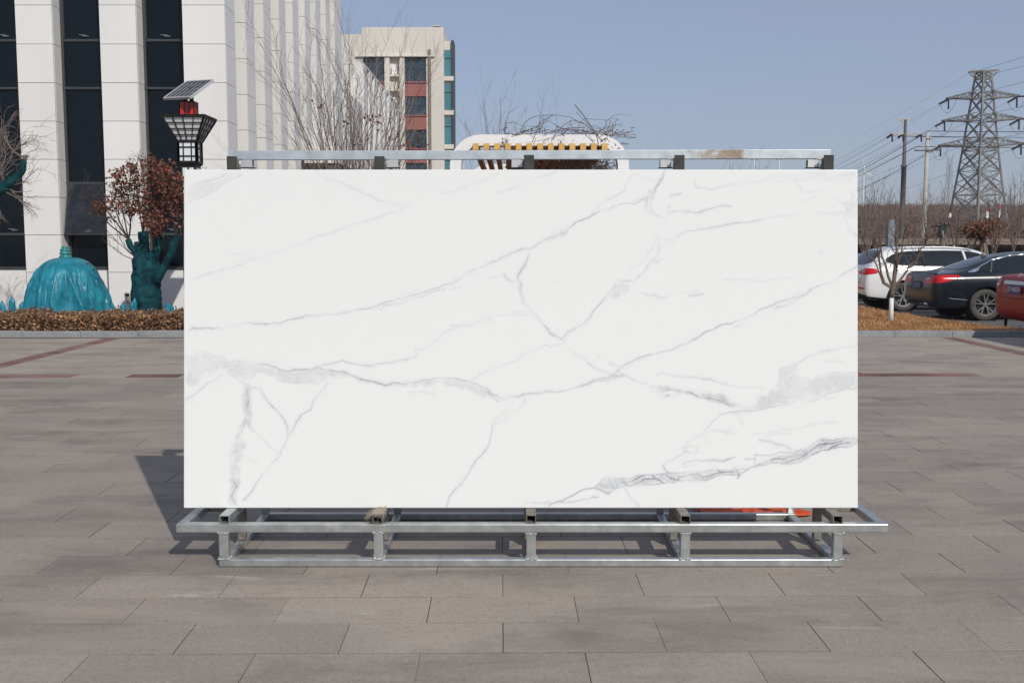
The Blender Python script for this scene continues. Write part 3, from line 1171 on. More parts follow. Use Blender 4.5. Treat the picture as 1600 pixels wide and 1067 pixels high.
def vein(tr, pts, d, w=0.8, soft=1.9, closed=False):
    """a thin vein along a polyline: dark core and soft halo, broken up by noise"""
    global DARK
    q = conv(tr, pts)
    if closed:
        q = q + [q[0]]
    pad = 14
    xs_ = [p[0] for p in q]
    ys_ = [p[1] for p in q]
    i0, i1 = np.searchsorted(gx, min(xs_) - pad), np.searchsorted(gx, max(xs_) + pad)
    j0, j1 = np.searchsorted(-gy, -(max(ys_) + pad)), np.searchsorted(-gy, -(min(ys_) - pad))
    if i1 <= i0 or j1 <= j0:
        return
    sl = (slice(j0, j1), slice(i0, i1))
    X, Y = WXn[sl], WYn[sl]
    D = np.full_like(X, 1e9)
    for (x1, y1), (x2, y2) in zip(q[:-1], q[1:]):
        dx, dy = x2 - x1, y2 - y1
        l2 = dx * dx + dy * dy + 1e-9
        t = np.clip(((X - x1) * dx + (Y - y1) * dy) / l2, 0, 1)
        D = np.minimum(D, np.hypot(X - x1 - t * dx, Y - y1 - t * dy))
    core = np.exp(-(D / w) ** 2)
    halo = np.exp(-(D / (w + soft * (0.4 + 1.3 * MOT[sl]))) ** 2) * (0.16 + 0.34 * BRK[sl])
    k = 0.04 + 0.84 * BRK[sl] + 0.30 * FIN[sl]
    DARK[sl] = np.maximum(DARK[sl], 0.80 * d * np.clip(core * k + halo * 0.8, 0, 1.3))
    if d > 0.13:
        # feathery side strands that wander off the main line and break up
        X, Y = WX2[sl], WY2[sl]
        D = np.full_like(X, 1e9)
        for (x1, y1), (x2, y2) in zip(q[:-1], q[1:]):
            dx, dy = x2 - x1, y2 - y1
            l2 = dx * dx + dy * dy + 1e-9
            t = np.clip(((X - x1) * dx + (Y - y1) * dy) / l2, 0, 1)
            D = np.minimum(D, np.hypot(X - x1 - t * dx, Y - y1 - t * dy))
        st2 = np.exp(-(D / 0.75) ** 2) * BRK2[sl] + 0.10 * np.exp(-(D / 7.0) ** 2) * BRK2[sl]
        DARK[sl] = np.maximum(DARK[sl], 0.45 * d * st2)


def band(tr, pts, d, edge=0.0):
    """a broad grey band: mottled fill with streaks inside, darker rim"""
    global DARK
    q = conv(tr, pts)
    xs_ = [p[0] for p in q]
    ys_ = [p[1] for p in q]
    i0, i1 = np.searchsorted(gx, min(xs_) - 8), np.searchsorted(gx, max(xs_) + 8)
    j0, j1 = np.searchsorted(-gy, -(max(ys_) + 8)), np.searchsorted(-gy, -(min(ys_) - 8))
    sl = (slice(j0, j1), slice(i0, i1))
    X, Y = WXn[sl], WYn[sl]
    ins = np.zeros_like(X, dtype=bool)
    D = np.full_like(X, 1e9)
    n_ = len(q)
    for i in range(n_):
        x1, y1 = q[i]
        x2, y2 = q[(i + 1) % n_]
        cond = ((y1 > Y) != (y2 > Y)) & (X < (x2 - x1) * (Y - y1) / (y2 - y1 + 1e-12) + x1)
        ins ^= cond
        dx, dy = x2 - x1, y2 - y1
        t = np.clip(((X - x1) * dx + (Y - y1) * dy) / (dx * dx + dy * dy + 1e-9), 0, 1)
        D = np.minimum(D, np.hypot(X - x1 - t * dx, Y - y1 - t * dy))
    sd = np.where(ins, D, -D)
    fill = np.clip((sd + 5.0 * (FIN[sl] - 0.5)) / 6.5 + 0.35, 0, 1)
    st = np.exp(-((np.sin(STREAK[sl] * 46)) / 0.16) ** 2)
    val = d * 0.80 * fill * (0.12 + 0.55 * MOT[sl] + 0.42 * BRK[sl] + 0.20 * FIN[sl] + 0.65 * st)
    DARK[sl] = np.maximum(DARK[sl], val)
    if edge > 0:
        DARK[sl] = np.maximum(DARK[sl], edge * np.exp(-(D / 0.8) ** 2) * (0.1 + 0.9 * BRK[sl]))


def smudge(tr, x, y, r, d):
    (cx, cy), = conv(tr, [(x, y)])
    DARK[:] = np.maximum(DARK, d * np.exp(-((WXn - cx) ** 2 + (WYn - cy) ** 2) / r ** 2) * MOT * 1.6)


vein('A', [(50, 878), (110, 876), (180, 870), (270, 862), (330, 848), (410, 846), (480, 835), (590, 808), (690, 806), (790, 788), (930, 762), (1040, 725), (1100, 705), (1200, 685), (1270, 665), (1320, 630), (1400, 590), (1480, 550), (1590, 512)], .34)
vein('A', [(950, 768), (1050, 744), (1130, 715), (1240, 692)], .25)
vein('A', [(1270, 690), (1340, 672), (1420, 645), (1490, 622)], .16)
vein('A', [(1320, 628), (1390, 630)], .22)
band('A', [(960, 758), (1040, 722), (1110, 702), (1250, 672), (1300, 650), (1250, 690), (1130, 718), (1040, 745)], .10)
vein('B', [(0, 512), (90, 490), (150, 462), (240, 410), (290, 362), (350, 340), (400, 320), (490, 295), (560, 288), (620, 262), (670, 195), (700, 140)], .36)
band('B', [(90, 490), (150, 452), (230, 402), (270, 385), (250, 420), (180, 458), (120, 486)], .24)
vein('A', [(70, 655), (100, 628), (220, 595), (340, 557), (400, 540), (500, 500), (620, 455), (760, 408), (880, 365), (1000, 330), (1070, 303), (950, 290), (850, 240), (760, 205), (650, 165)], .17)
vein('A', [(230, 525), (310, 535), (400, 553), (480, 565), (560, 595), (610, 602)], .11)
vein('A', [(25, 228), (80, 205), (160, 185), (215, 155)], .22)
vein('A', [(28, 305), (60, 280), (130, 250), (230, 190), (300, 160)], .18)
band('A', [(22, 230), (80, 208), (160, 188), (220, 150), (300, 150), (230, 195), (130, 250), (40, 290)], .13)
vein('A', [(400, 150), (440, 165)], .18)
vein('A', [(1220, 245), (1330, 215), (1410, 185), (1470, 165)], .14)
vein('A', [(1470, 238), (1540, 228), (1600, 195)], .16)
vein('B', [(0, 215), (60, 190), (200, 150)], .15)
vein('A', [(1260, 858), (1350, 857), (1430, 823), (1520, 808), (1600, 793)], .24)
vein('A', [(1160, 948), (1230, 890), (1290, 865)], .18)
vein('B', [(0, 790), (85, 775)], .26)
vein('C', [(1230, 0), (1190, 35), (1130, 75), (1090, 80), (1108, 100), (1090, 112), (1000, 135), (890, 158), (830, 148), (760, 127), (700, 140), (620, 165)], .34)
vein('A', [(1505, 620), (1520, 645), (1540, 655)], .35, 2)
vein('A', [(1600, 585), (1565, 632), (1580, 690), (1595, 740)], .34)
vein('B', [(80, 515), (60, 560), (30, 610), (25, 625), (40, 680), (45, 720), (75, 750), (90, 775), (140, 830), (200, 885), (230, 910)], .34)
vein('B', [(35, 650), (48, 710), (75, 755)], .4)
vein('B', [(230, 905), (270, 870), (330, 825), (390, 760), (420, 710), (470, 660), (490, 640), (560, 638), (590, 600), (630, 550), (660, 520), (665, 480), (690, 465), (740, 460), (760, 435), (800, 402), (870, 398), (920, 400), (1000, 385), (1100, 378), (1150, 360), (1220, 338), (1290, 338)], .30)
vein('B', [(440, 690), (480, 648), (560, 638), (600, 595), (640, 548)], .3)
band('B', [(420, 718), (480, 650), (550, 658), (570, 640), (530, 695), (460, 722)], .2)
band('B', [(630, 540), (690, 540), (695, 550), (650, 558), (625, 560)], .28)
vein('B', [(710, 300), (700, 340), (680, 390), (650, 450), (610, 530), (570, 570), (530, 600)], .15)
vein('B', [(700, 325), (760, 330), (830, 333), (890, 318), (930, 305), (1000, 300)], .26)
smudge('B', 712, 302, 3, .4)
vein('B', [(700, 140), (650, 215), (625, 260), (612, 310), (640, 335), (665, 340)], .32)
vein('B', [(655, 225), (640, 260), (636, 300), (655, 335)], .28)
vein('B', [(360, 330), (420, 280), (510, 235), (525, 190), (560, 145)], .16)
vein('B', [(560, 150), (620, 165), (660, 185)], .1)
vein('B', [(830, 190), (850, 215), (900, 220), (1000, 195), (1100, 190), (1180, 172), (1260, 180), (1350, 175), (1440, 185)], .2)
vein('B', [(1180, 170), (1300, 150), (1350, 140), (1420, 170), (1500, 165), (1565, 150)], .15)
vein('B', [(1280, 180), (1330, 230), (1420, 240), (1480, 270), (1520, 300), (1565, 320)], .14)
vein('B', [(1390, 338), (1450, 328), (1500, 330), (1520, 370), (1530, 415), (1565, 435)], .22)
vein('B', [(1300, 270), (1390, 262), (1290, 280)], .1)
band('B', [(1505, 290), (1565, 230), (1570, 360), (1520, 345)], .16)
band('B', [(1200, 160), (1350, 140), (1560, 140), (1565, 200), (1480, 190), (1400, 185)], .09)
smudge('B', 1400, 505, 6, .1)
vein('B', [(1385, 500), (1400, 510), (1415, 500)], .12)
vein('B', [(725, 252), (765, 235)], .2, 1.5)
vein('B', [(765, 930), (840, 895), (930, 855), (1030, 830), (1100, 790), (1170, 750), (1250, 718), (1320, 705), (1400, 670), (1480, 635), (1530, 595), (1575, 570)], .36)
vein('B', [(1190, 762), (1230, 752), (1270, 742), (1290, 718)], .24)
band('B', [(1170, 752), (1250, 715), (1340, 698), (1300, 720), (1220, 745)], .14)
vein('B', [(590, 693), (620, 705), (650, 708), (670, 722), (710, 715)], .28)
vein('B', [(800, 703), (860, 703)], .2, 1.6)
vein('B', [(740, 688), (850, 680)], .1)
vein('B', [(960, 640), (1100, 635), (1180, 632), (1290, 628)], .11)
vein('B', [(190, 646), (210, 647)], .16)
TOPE = [(25, 100), (120, 92), (200, 105), (270, 130), (350, 138), (430, 155), (500, 175), (580, 176), (640, 168), (700, 178), (770, 188), (830, 208), (900, 230), (950, 245), (1020, 238), (1100, 222), (1180, 212), (1280, 212), (1340, 232), (1420, 255), (1440, 278), (1490, 298), (1560, 295), (1600, 287)]
BOTE = [(1600, 290), (1560, 299), (1480, 316), (1430, 300), (1360, 282), (1290, 252), (1200, 236), (1100, 246), (1020, 248), (950, 249), (900, 243), (830, 216), (760, 202), (680, 217), (600, 230), (520, 238), (450, 205), (390, 190), (330, 205), (310, 232), (270, 205), (220, 190)]
band('C', TOPE + BOTE + [(120, 190), (100, 238), (25, 240)], .20)
band('C', [(270, 130), (350, 138), (430, 155), (500, 176), (450, 200), (390, 188), (320, 200), (270, 190), (230, 170)], .2)
vein('C', TOPE[3:], .40)
vein('C', [(830, 208), (900, 230), (950, 246)], .5, 1.3)
vein('C', [(60, 110), (130, 150), (190, 165), (260, 200)], .16)
vein('C', [(25, 130), (90, 170), (170, 180), (240, 160)], .16)
vein('C', [(450, 205), (520, 238), (600, 229), (680, 216)], .26)
vein('C', [(220, 190), (270, 207), (310, 232)], .3)
vein('C', [(1420, 270), (1480, 314), (1560, 297), (1600, 288)], .4)
vein('C', [(25, 312), (80, 275), (130, 235), (190, 205), (240, 185), (260, 170)], .3)
for pts in ([(305, 260), (322, 300), (318, 350)], [(260, 520), (285, 545), (262, 575)], [(245, 610), (268, 640), (248, 680)], [(250, 690), (265, 720), (250, 770)], [(258, 770), (262, 800)]):
    vein('C', pts, .6, 0.7)
band('C', [(315, 232), (330, 250), (332, 330), (330, 400), (325, 440), (305, 420), (300, 400), (285, 350), (290, 320), (298, 280)], .28, .2)
vein('C', [(303, 402), (298, 425), (285, 455), (270, 482), (265, 492)], .5, 1.3)
band('C', [(270, 480), (305, 515), (290, 560), (278, 580), (275, 650), (278, 700), (270, 760), (272, 806), (232, 806), (238, 740), (232, 660), (240, 600), (235, 530), (262, 500)], .28, .3)
vein('C', [(325, 440), (330, 420), (332, 330)], .25)
vein('C', [(335, 255), (375, 265), (410, 310), (440, 355), (470, 385), (490, 420), (500, 455), (508, 475)], .36)
vein('C', [(330, 205), (352, 200)], .35)
vein('C', [(680, 232), (645, 290), (620, 340), (570, 400), (540, 435), (510, 475), (475, 545), (440, 600), (390, 670), (340, 740), (305, 785)], .3)
vein('C', [(330, 440), (370, 485), (420, 530), (460, 558)], .2)
vein('C', [(280, 572), (320, 580), (360, 608)], .2)
vein('C', [(1525, 320), (1515, 350), (1470, 405), (1470, 425), (1530, 385), (1580, 345), (1595, 310)], .24)
vein('C', [(1550, 310), (1530, 360), (1490, 400)], .18)
vein('C', [(1460, 425), (1440, 480), (1420, 540), (1380, 590), (1340, 640), (1310, 690), (1280, 725), (1250, 790), (1240, 806)], .34)
vein('C', [(1350, 222), (1420, 180), (1540, 140), (1600, 100)], .2)
vein('D', [(0, 137), (70, 95), (160, 45), (180, 58), (230, 60)], .26)
vein('C', [(1060, 280), (1150, 275), (1190, 280)], .16)
vein('D', [(180, 0), (225, 35), (250, 75), (330, 120), (400, 170), (455, 200), (520, 200), (560, 225), (620, 240)], .3)
vein('D', [(225, 40), (255, 5)], .22)
vein('D', [(0, 298), (70, 280), (150, 268), (230, 262), (300, 250), (380, 220), (460, 195), (490, 165), (520, 140), (620, 105), (720, 75), (830, 25), (890, 0)], .34)
vein('D', [(300, 250), (400, 222), (470, 205), (520, 200)], .24)
vein('D', [(475, 175), (490, 190), (510, 200)], .34)
band('D', [(390, 105), (440, 115), (490, 150), (480, 165), (450, 145)], .18)
band('D', [(560, 128), (640, 96), (720, 74), (650, 105), (580, 130)], .16)
for pts in ([(690, 255), (760, 265), (830, 280)], [(800, 265), (850, 290), (900, 300)], [(870, 280), (930, 305), (985, 335)], [(940, 290), (950, 310), (935, 318)], [(660, 250), (690, 268), (720, 262)]):
    vein('D', pts, .6, 0.7)
band('D', [(600, 235), (640, 242), (720, 248), (800, 260), (860, 272), (950, 282), (1000, 310), (1050, 330), (1110, 320), (1120, 290), (1160, 270), (1200, 245), (1220, 200), (1230, 165), (1280, 145), (1310, 120), (1300, 180), (1330, 205), (1400, 205), (1480, 195), (1575, 185), (1575, 250), (1500, 265), (1440, 280), (1380, 295), (1300, 315), (1200, 330), (1120, 348), (1050, 350), (990, 342), (930, 318), (860, 292), (780, 275), (690, 270), (640, 258)], .21)
band('D', [(600, 235), (720, 248), (860, 272), (950, 282), (1000, 312), (1050, 335), (990, 342), (930, 318), (860, 292), (780, 275), (690, 270), (640, 258)], .30, .12)
vein('D', [(640, 260), (680, 272), (710, 265)], .4)
vein('D', [(1205, 245), (1215, 205), (1225, 165), (1275, 145)], .24, 1.6)
for k in range(7):
    vein('D', [(1120 + k * 20, 330 - k * 9), (1250 + k * 10, 290 - k * 7), (1400, 262 - k * 8), (1570, 240 - k * 8)], .13)
vein('D', [(950, 378), (1000, 365), (1060, 355), (1120, 348), (1250, 325), (1380, 297), (1470, 275), (1570, 250)], .26)
vein('D', [(660, 192), (750, 192), (870, 212), (960, 240), (1050, 248), (1150, 252)], .28)
vein('D', [(1300, 140), (1360, 105), (1400, 92), (1470, 75), (1570, 55)], .2, 1.6)
vein('D', [(1420, 130), (1500, 135)], .16)
vein('D', [(1420, 195), (1480, 190), (1570, 185)], .24)
LT = [(380, 700), (420, 668), (460, 652), (520, 660), (560, 655), (640, 648), (700, 635), (780, 640), (880, 632), (940, 628), (1000, 622), (1070, 615), (1110, 600), (1180, 580), (1250, 560), (1300, 540), (1360, 520), (1420, 492), (1500, 482), (1575, 475)]
LB = [(1575, 500), (1520, 520), (1470, 528), (1420, 535), (1360, 560), (1300, 590), (1230, 598), (1170, 595), (1100, 605), (1030, 640), (960, 650), (880, 668), (800, 672), (700, 680), (640, 690), (560, 695), (500, 705), (440, 725), (400, 712)]
band('D', LT + LB, .36, .3)
vein('D', LT, .44)
vein('D', LB, .52)
for pts in ([(440, 662), (452, 700), (470, 715)], [(480, 655), (510, 672), (530, 700)], [(500, 680), (560, 668), (600, 652)], [(560, 690), (600, 672), (650, 660)], [(640, 650), (670, 668), (690, 682)],
            [(700, 640), (730, 660), (760, 672)], [(740, 668), (800, 650), (850, 640)], [(840, 650), (900, 652), (950, 640)], [(930, 630), (940, 640), (1000, 628)], [(1015, 625), (1030, 640), (1020, 655)],
            [(1180, 585), (1240, 575), (1290, 552)], [(1250, 590), (1310, 565), (1360, 540)], [(1330, 560), (1390, 520), (1430, 505)], [(1400, 515), (1460, 505), (1500, 490)], [(1440, 530), (1500, 505), (1570, 490)]):
    vein('D', pts, .85, 0.7)
vein('D', [(460, 655), (490, 690), (515, 700)], .4)
vein('D', [(540, 660), (590, 680), (640, 690)], .34)
vein('D', [(420, 670), (430, 700), (440, 726)], .4)
vein('D', [(160, 780), (210, 762), (300, 725), (370, 705), (440, 728)], .48)
vein('D', [(60, 782), (130, 772), (210, 762)], .22)
vein('D', [(210, 762), (290, 768), (350, 760), (390, 748)], .45)
vein('D', [(515, 705), (530, 740), (560, 770), (580, 795)], .32)
vein('D', [(690, 600), (710, 630), (760, 645)], .46)
vein('D', [(690, 600), (740, 580), (770, 560), (800, 535), (790, 515), (830, 480), (880, 450), (910, 410)], .26)
vein('D', [(800, 495), (870, 465), (910, 440), (1000, 450)], .28)
vein('D', [(830, 540), (870, 520), (890, 490), (860, 480)], .22)
vein('D', [(785, 540), (850, 545)], .24, 1.5)
vein('D', [(780, 525), (820, 515), (850, 520)], .22, 1.5)
vein('D', [(780, 595), (840, 578), (900, 582), (960, 578), (1010, 565)], .34, 1.3)
vein('D', [(1055, 570), (1105, 575), (1095, 605)], .42)
vein('D', [(1100, 560), (1170, 562), (1230, 545), (1275, 540)], .38)
vein('D', [(1130, 490), (1180, 498), (1230, 510), (1255, 518), (1270, 530)], .4)
vein('D', [(1090, 465), (1180, 455), (1250, 435), (1330, 420), (1480, 415)], .14)
vein('D', [(1150, 480), (1220, 455), (1270, 455)], .14)
vein('D', [(950, 380), (905, 415), (880, 450)], .2)
vein('D', [(1025, 370), (1050, 420)], .12)
DARK = np.clip(DARK * 1.0, 0, 0.8)
DARK += (vnoise(240, 3) - 0.5) * 0.02

SBL = Vector((-1.545, 4.777, 0.2455))
STL = Vector((-1.545, 4.930, 1.829))
SW = 1.628 + 1.545
SN = (STL - SBL).cross(Vector((1, 0, 0))).normalized()
if SN.y > 0:
    SN = -SN
u_ = np.linspace(0, SW, NGX + 1)
v_ = np.linspace(0, 1, NGY + 1)
UU, VV = np.meshgrid(u_, v_)
FX = UU
FYv = (STL.y - SBL.y) * VV
FZ = (STL.z - SBL.z) * VV
co = np.stack([FX - SW / 2, FYv, FZ], -1).reshape(-1, 3)
nf = len(co)
bk = []
BKO = -SN * 0.012
for uu, vv in ((0, 0), (SW, 0), (SW, 1), (0, 1)):
    bk.append((uu - SW / 2 + BKO.x, (STL.y - SBL.y) * vv + BKO.y, (STL.z - SBL.z) * vv + BKO.z))
verts = np.concatenate([co, np.array(bk)], 0)
ii = np.arange(NGX)
jj = np.arange(NGY)
A = (jj[:, None] * (NGX + 1) + ii[None, :]).ravel()
quads = np.stack([A, A + 1, A + NGX + 2, A + NGX + 1], -1)
row = NGX + 1
ext = [(nf + 3, nf + 2, nf + 1, nf)]
loops = [list(q) for q in ext]
loops.append([nf, nf + 1] + list(range(NGX, -1, -1)))
loops.append([nf + 2, nf + 3] + list(range(NGY * row, NGY * row + NGX + 1)))
loops.append([nf + 1, nf + 2] + [j * row + NGX for j in range(NGY, -1, -1)])
loops.append([nf + 3, nf] + [j * row for j in range(NGY + 1)])
me = bpy.data.meshes.new('marble_slab')
nq = len(quads)
tot = nq * 4 + sum(len(l) for l in loops)
me.vertices.add(len(verts))
me.vertices.foreach_set('co', verts.ravel())
me.loops.add(tot)
li = np.concatenate([quads.ravel()] + [np.array(l) for l in loops])
me.loops.foreach_set('vertex_index', li.astype(np.int32))
me.polygons.add(nq + len(loops))
starts = list(range(0, nq * 4, 4))
s = nq * 4
for l in loops:
    starts.append(s)
    s += len(l)
me.polygons.foreach_set('loop_start', np.array(starts, dtype=np.int32))
me.update(calc_edges=True)
me.validate()
at = me.attributes.new('vein', 'FLOAT', 'POINT')
val = np.zeros(len(verts), dtype=np.float32)
val[:nf] = DARK.ravel()
at.data.foreach_set('value', val)
ms = bpy.data.materials.new('marble')
ms.use_nodes = True
nt = ms.node_tree
b = nt.nodes['Principled BSDF']
an = nt.nodes.new('ShaderNodeAttribute')
an.attribute_name = 'vein'
rmp = nt.nodes.new('ShaderNodeValToRGB')
rmp.color_ramp.elements[0].color = (0.805, 0.807, 0.79, 1)
rmp.color_ramp.elements[1].color = (0.13, 0.135, 0.155, 1)
e = rmp.color_ramp.elements.new(0.25)
e.color = (0.60, 0.61, 0.625, 1)
e = rmp.color_ramp.elements.new(0.5)
e.color = (0.38, 0.385, 0.41, 1)
nt.links.new(an.outputs['Fac'], rmp.inputs['Fac'])
nt.links.new(rmp.outputs['Color'], b.inputs['Base Color'])
b.inputs['Roughness'].default_value = 0.22
b.inputs['Specular IOR Level'].default_value = 0.4
me.materials.append(ms)
slab = bpy.data.objects.new('marble_slab', me)
slab.location = (SBL.x + SW / 2, SBL.y, SBL.z)
COL.objects.link(slab)
tag(slab, 'large white marble slab with grey veins standing upright on the steel rack', 'slab')

# ================================================================== SOLAR LAMP
LY = 17.6
lx0, lx1 = P(251, 180, LY).x, P(319, 180, LY).x
lw = lx1 - lx0
cx, cy = (lx0 + lx1) / 2, LY + lw / 2
lamp = thing('solar_lamp', 'black garden lamp post with flared lantern, red box and solar panel on top', 'lamp', (cx, cy, 0.06))
zt, zcb = P(300, 180, LY).z, P(300, 220, LY + .2).z
hw_t, hw_b = lw / 2, 0.165


def frus(mb, h0, z0, h1, z1, n=4):
    mb.add([(cx - h0, cy - h0, z0), (cx + h0, cy - h0, z0), (cx + h0, cy + h0, z0), (cx - h0, cy + h0, z0),
            (cx - h1, cy - h1, z1), (cx + h1, cy - h1, z1), (cx + h1, cy + h1, z1), (cx - h1, cy + h1, z1)],
           [(0, 3, 2, 1), (4, 5, 6, 7), (0, 1, 5, 4), (1, 2, 6, 5), (2, 3, 7, 6), (3, 0, 4, 7)])
    return mb


ob('shade_glass', frus(MB(), hw_b - .012, zcb + .01, hw_t - .03, zt - .03), 'lamp_white', lamp)
mb = MB()
for q in range(4):
    ca, sa = [(1, 0), (0, 1), (-1, 0), (0, -1)][q]

    def rt(x, y):
        return (cx + x * ca - y * sa, cy + x * sa + y * ca)

    def pt(u, v):
        h = hw_b + (hw_t - 0.01 - hw_b) * v
        X_, Y_ = rt(u * h, -h)
        return Vector((X_, Y_, zcb + (zt - 0.02 - zcb) * v))
    for u in (-1, -.5, 0, .5, 1):
        mb.beam(pt(u, 0), pt(u, 1), 0.026 if abs(u) == 1 else 0.014)
    for v in (0.02, .25, .5, .75, .98):
        mb.beam(pt(-1, v), pt(1, v), 0.014)
ob('shade_lattice', mb, 'lamp_black', lamp)
ob('top_plate', frus(MB(), hw_t, zt - .03, hw_t + .012, zt + .015), 'lamp_black', lamp)
zn0 = P(295, 253, LY + .23).z
ob('neck_glass', frus(MB(), 0.145, zn0, 0.145, zcb - .01), 'lamp_white', lamp)
mb = MB()
hn = 0.152
for q in range(4):
    ca, sa = [(1, 0), (0, 1), (-1, 0), (0, -1)][q]
    for u in (-1, -.45, .45, 1):
        X_, Y_ = cx + u * hn * ca + hn * sa, cy + u * hn * sa - hn * ca
        mb.beam((X_, Y_, zn0), (X_, Y_, zcb - .01), 0.034 if abs(u) == 1 else 0.018)
    for v in (0.0, .28, .72, 1):
        z = zn0 + (zcb - .01 - zn0) * v
        mb.beam((cx - hn * ca + hn * sa, cy - hn * sa - hn * ca, z), (cx + hn * ca + hn * sa, cy + hn * sa - hn * ca, z), 0.02 if 0 < v < 1 else 0.03)
ob('neck_lattice', mb, 'lamp_black', lamp)
ob('collar', frus(MB(), hn + .02, zcb - .02, hn + .026, zcb + .006), 'lamp_black', lamp)
ob('collar', frus(MB(), hn - .005, zn0 - .06, hn + .024, zn0 - .012), 'lamp_black', lamp)
mb = frus(MB(), 0.135, 0.06, 0.135, zn0 - .061)
ob('shaft', mb, 'lamp_black', lamp)
mb = MB()
for z0, z1 in ((zn0 - .8, zn0 - .1), (zn0 - 1.6, zn0 - .9), (0.9, zn0 - 1.7)):
    for sx in (-1, 1):
        mb.box(cx + sx * 0.055 - .04, cx + sx * 0.055 + .04, cy - 0.1375, cy - 0.134, z0, z1)
        mb.box(cx + 0.134, cx + 0.1375, cy + sx * 0.055 - .04, cy + sx * .055 + .04, z0, z1)
ob('shaft_panels', mb, 'lamp_white', lamp)
rz0, rz1 = zt + 0.016, P(295, 160, LY + .25).z
ob('red_box', frus(MB(), 0.118, rz0, 0.118, rz1), 'lamp_red', lamp)
mb = MB()
for q in range(4):
    ca, sa = [(1, 0), (0, 1), (-1, 0), (0, -1)][q]
    for u in (-1, -.33, .33, 1):
        X_, Y_ = cx + u * .12 * ca + .12 * sa, cy + u * .12 * sa - .12 * ca
        mb.beam((X_, Y_, rz0), (X_, Y_, rz1), 0.012)
frus(mb, 0.128, rz1, 0.128, rz1 + .02)
ob('red_box_frame', mb, 'lamp_black', lamp)
pc = (P(257, 152, LY + .2) + P(330, 127, LY + .5)) / 2
pc.y = cy
ob('panel_mast', MB().tube([(cx + .05, cy, rz1 + .01), (cx + .05, cy, pc.z + .02)], 0.035, 10).box(cx - .06, cx - .02, cy - .03, cy + .03, rz1 + .02, rz1 + .09), 'lamp_black', lamp)
w_ = Vector((0.555, -0.36, -0.03))
s_ = Vector((0.27, 0.416, 0.34))
nn = w_.cross(s_).normalized()


def pp(u, v, h=0):
    return pc + w_ * (u - .5) + s_ * (v - .5) + nn * h


sp = ob('solar_panel', MB().add([pp(0, 0), pp(1, 0), pp(1, 1), pp(0, 1), pp(0, 0, -.03), pp(1, 0, -.03), pp(1, 1, -.03), pp(0, 1, -.03)],
                                [(0, 1, 2, 3), (7, 6, 5, 4), (0, 4, 5, 1), (1, 5, 6, 2), (2, 6, 7, 3), (3, 7, 4, 0)]), 'solar_cell', lamp)
mb = MB()
for u0, u1, v0, v1 in ((0, 1, 0, 0), (0, 1, 1, 1), (0, 0, 0, 1), (1, 1, 0, 1)):
    mb.beam(pp(u0, v0, -.012), pp(u1, v1, -.012), 0.03, 0.042, up=nn)
ob('panel_frame', mb, 'aluminium', sp)
mb = MB()
for k in range(1, 6):
    mb.beam(pp(k / 6, 0.02, .002), pp(k / 6, .98, .002), 0.009, 0.003, up=nn)
for k in (1, 2, 3):
    mb.beam(pp(0.02, k / 4, .002), pp(.98, k / 4, .002), 0.004, 0.002, up=nn)
ob('cell_lines', mb, 'aluminium', sp)

# ================================================================== HEDGE
rhd = random.Random(31)
hed = thing('hedge', 'low clipped hedge of dry brown leaves behind the granite kerb', 'hedge', (-7.6, 17.3, 0.06))
ml, md, mw = MB(), MB(), MB()
HX0, HX1, HY0, HY1 = -11.2, -4.3, 16.62, 17.9


def hz(x, y):
    return 0.265 + 0.07 * noise.noise((x * 1.3, y * 1.3, 0)) + 0.07 * noise.noise((x * 4.5, y * 4.5, 3))


for i in range(30000):
    x = rhd.uniform(HX0, HX1)
    front = rhd.random() < 0.5
    if front:
        y = HY0 + abs(rhd.gauss(0, 0.1)) + 0.05 * noise.noise((x * 2, 0, 9))
        z = 0.06 + rhd.random() ** 0.75 * (hz(x, y) - 0.02)
    else:
        y = HY0 + 0.05 + (HY1 - HY0) * rhd.random() ** 1.5
        z = hz(x, y) + 0.06 - abs(rhd.gauss(0, 0.055)) + (rhd.random() < .03) * rhd.uniform(0, .07)
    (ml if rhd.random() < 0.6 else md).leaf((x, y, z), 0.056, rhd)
for i in range(1500):
    x, y = rhd.uniform(HX0, HX1), rhd.uniform(HY0 + .05, HY1)
    h = hz(x, y)
    mw.tube([(x, y, 0.05), (x + rhd.gauss(0, .05), y + rhd.gauss(0, .04), .05 + h * .6), (x + rhd.gauss(0, .09), y + rhd.gauss(0, .06), 0.06 + h * rhd.uniform(.9, 1.25))], [.006, .005, .002], 3, cap=False)
ob('leaves', ml, 'leaf_hedge', hed, kind='stuff')
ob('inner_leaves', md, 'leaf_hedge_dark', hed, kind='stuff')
ob('twigs', mw, 'bark', hed, kind='stuff')
mb = MB()
for i in range(1500):
    mb.leaf((rhd.uniform(HX0, HX1), 16.5 + abs(rhd.gauss(0, .08)), 0.066), 0.045, rhd, flat=.9)
o = ob('leaf_litter', mb, 'leaf_red', kind='stuff')
o['label'] = 'fallen reddish leaves along the back of the kerb'
o['category'] = 'leaf litter'

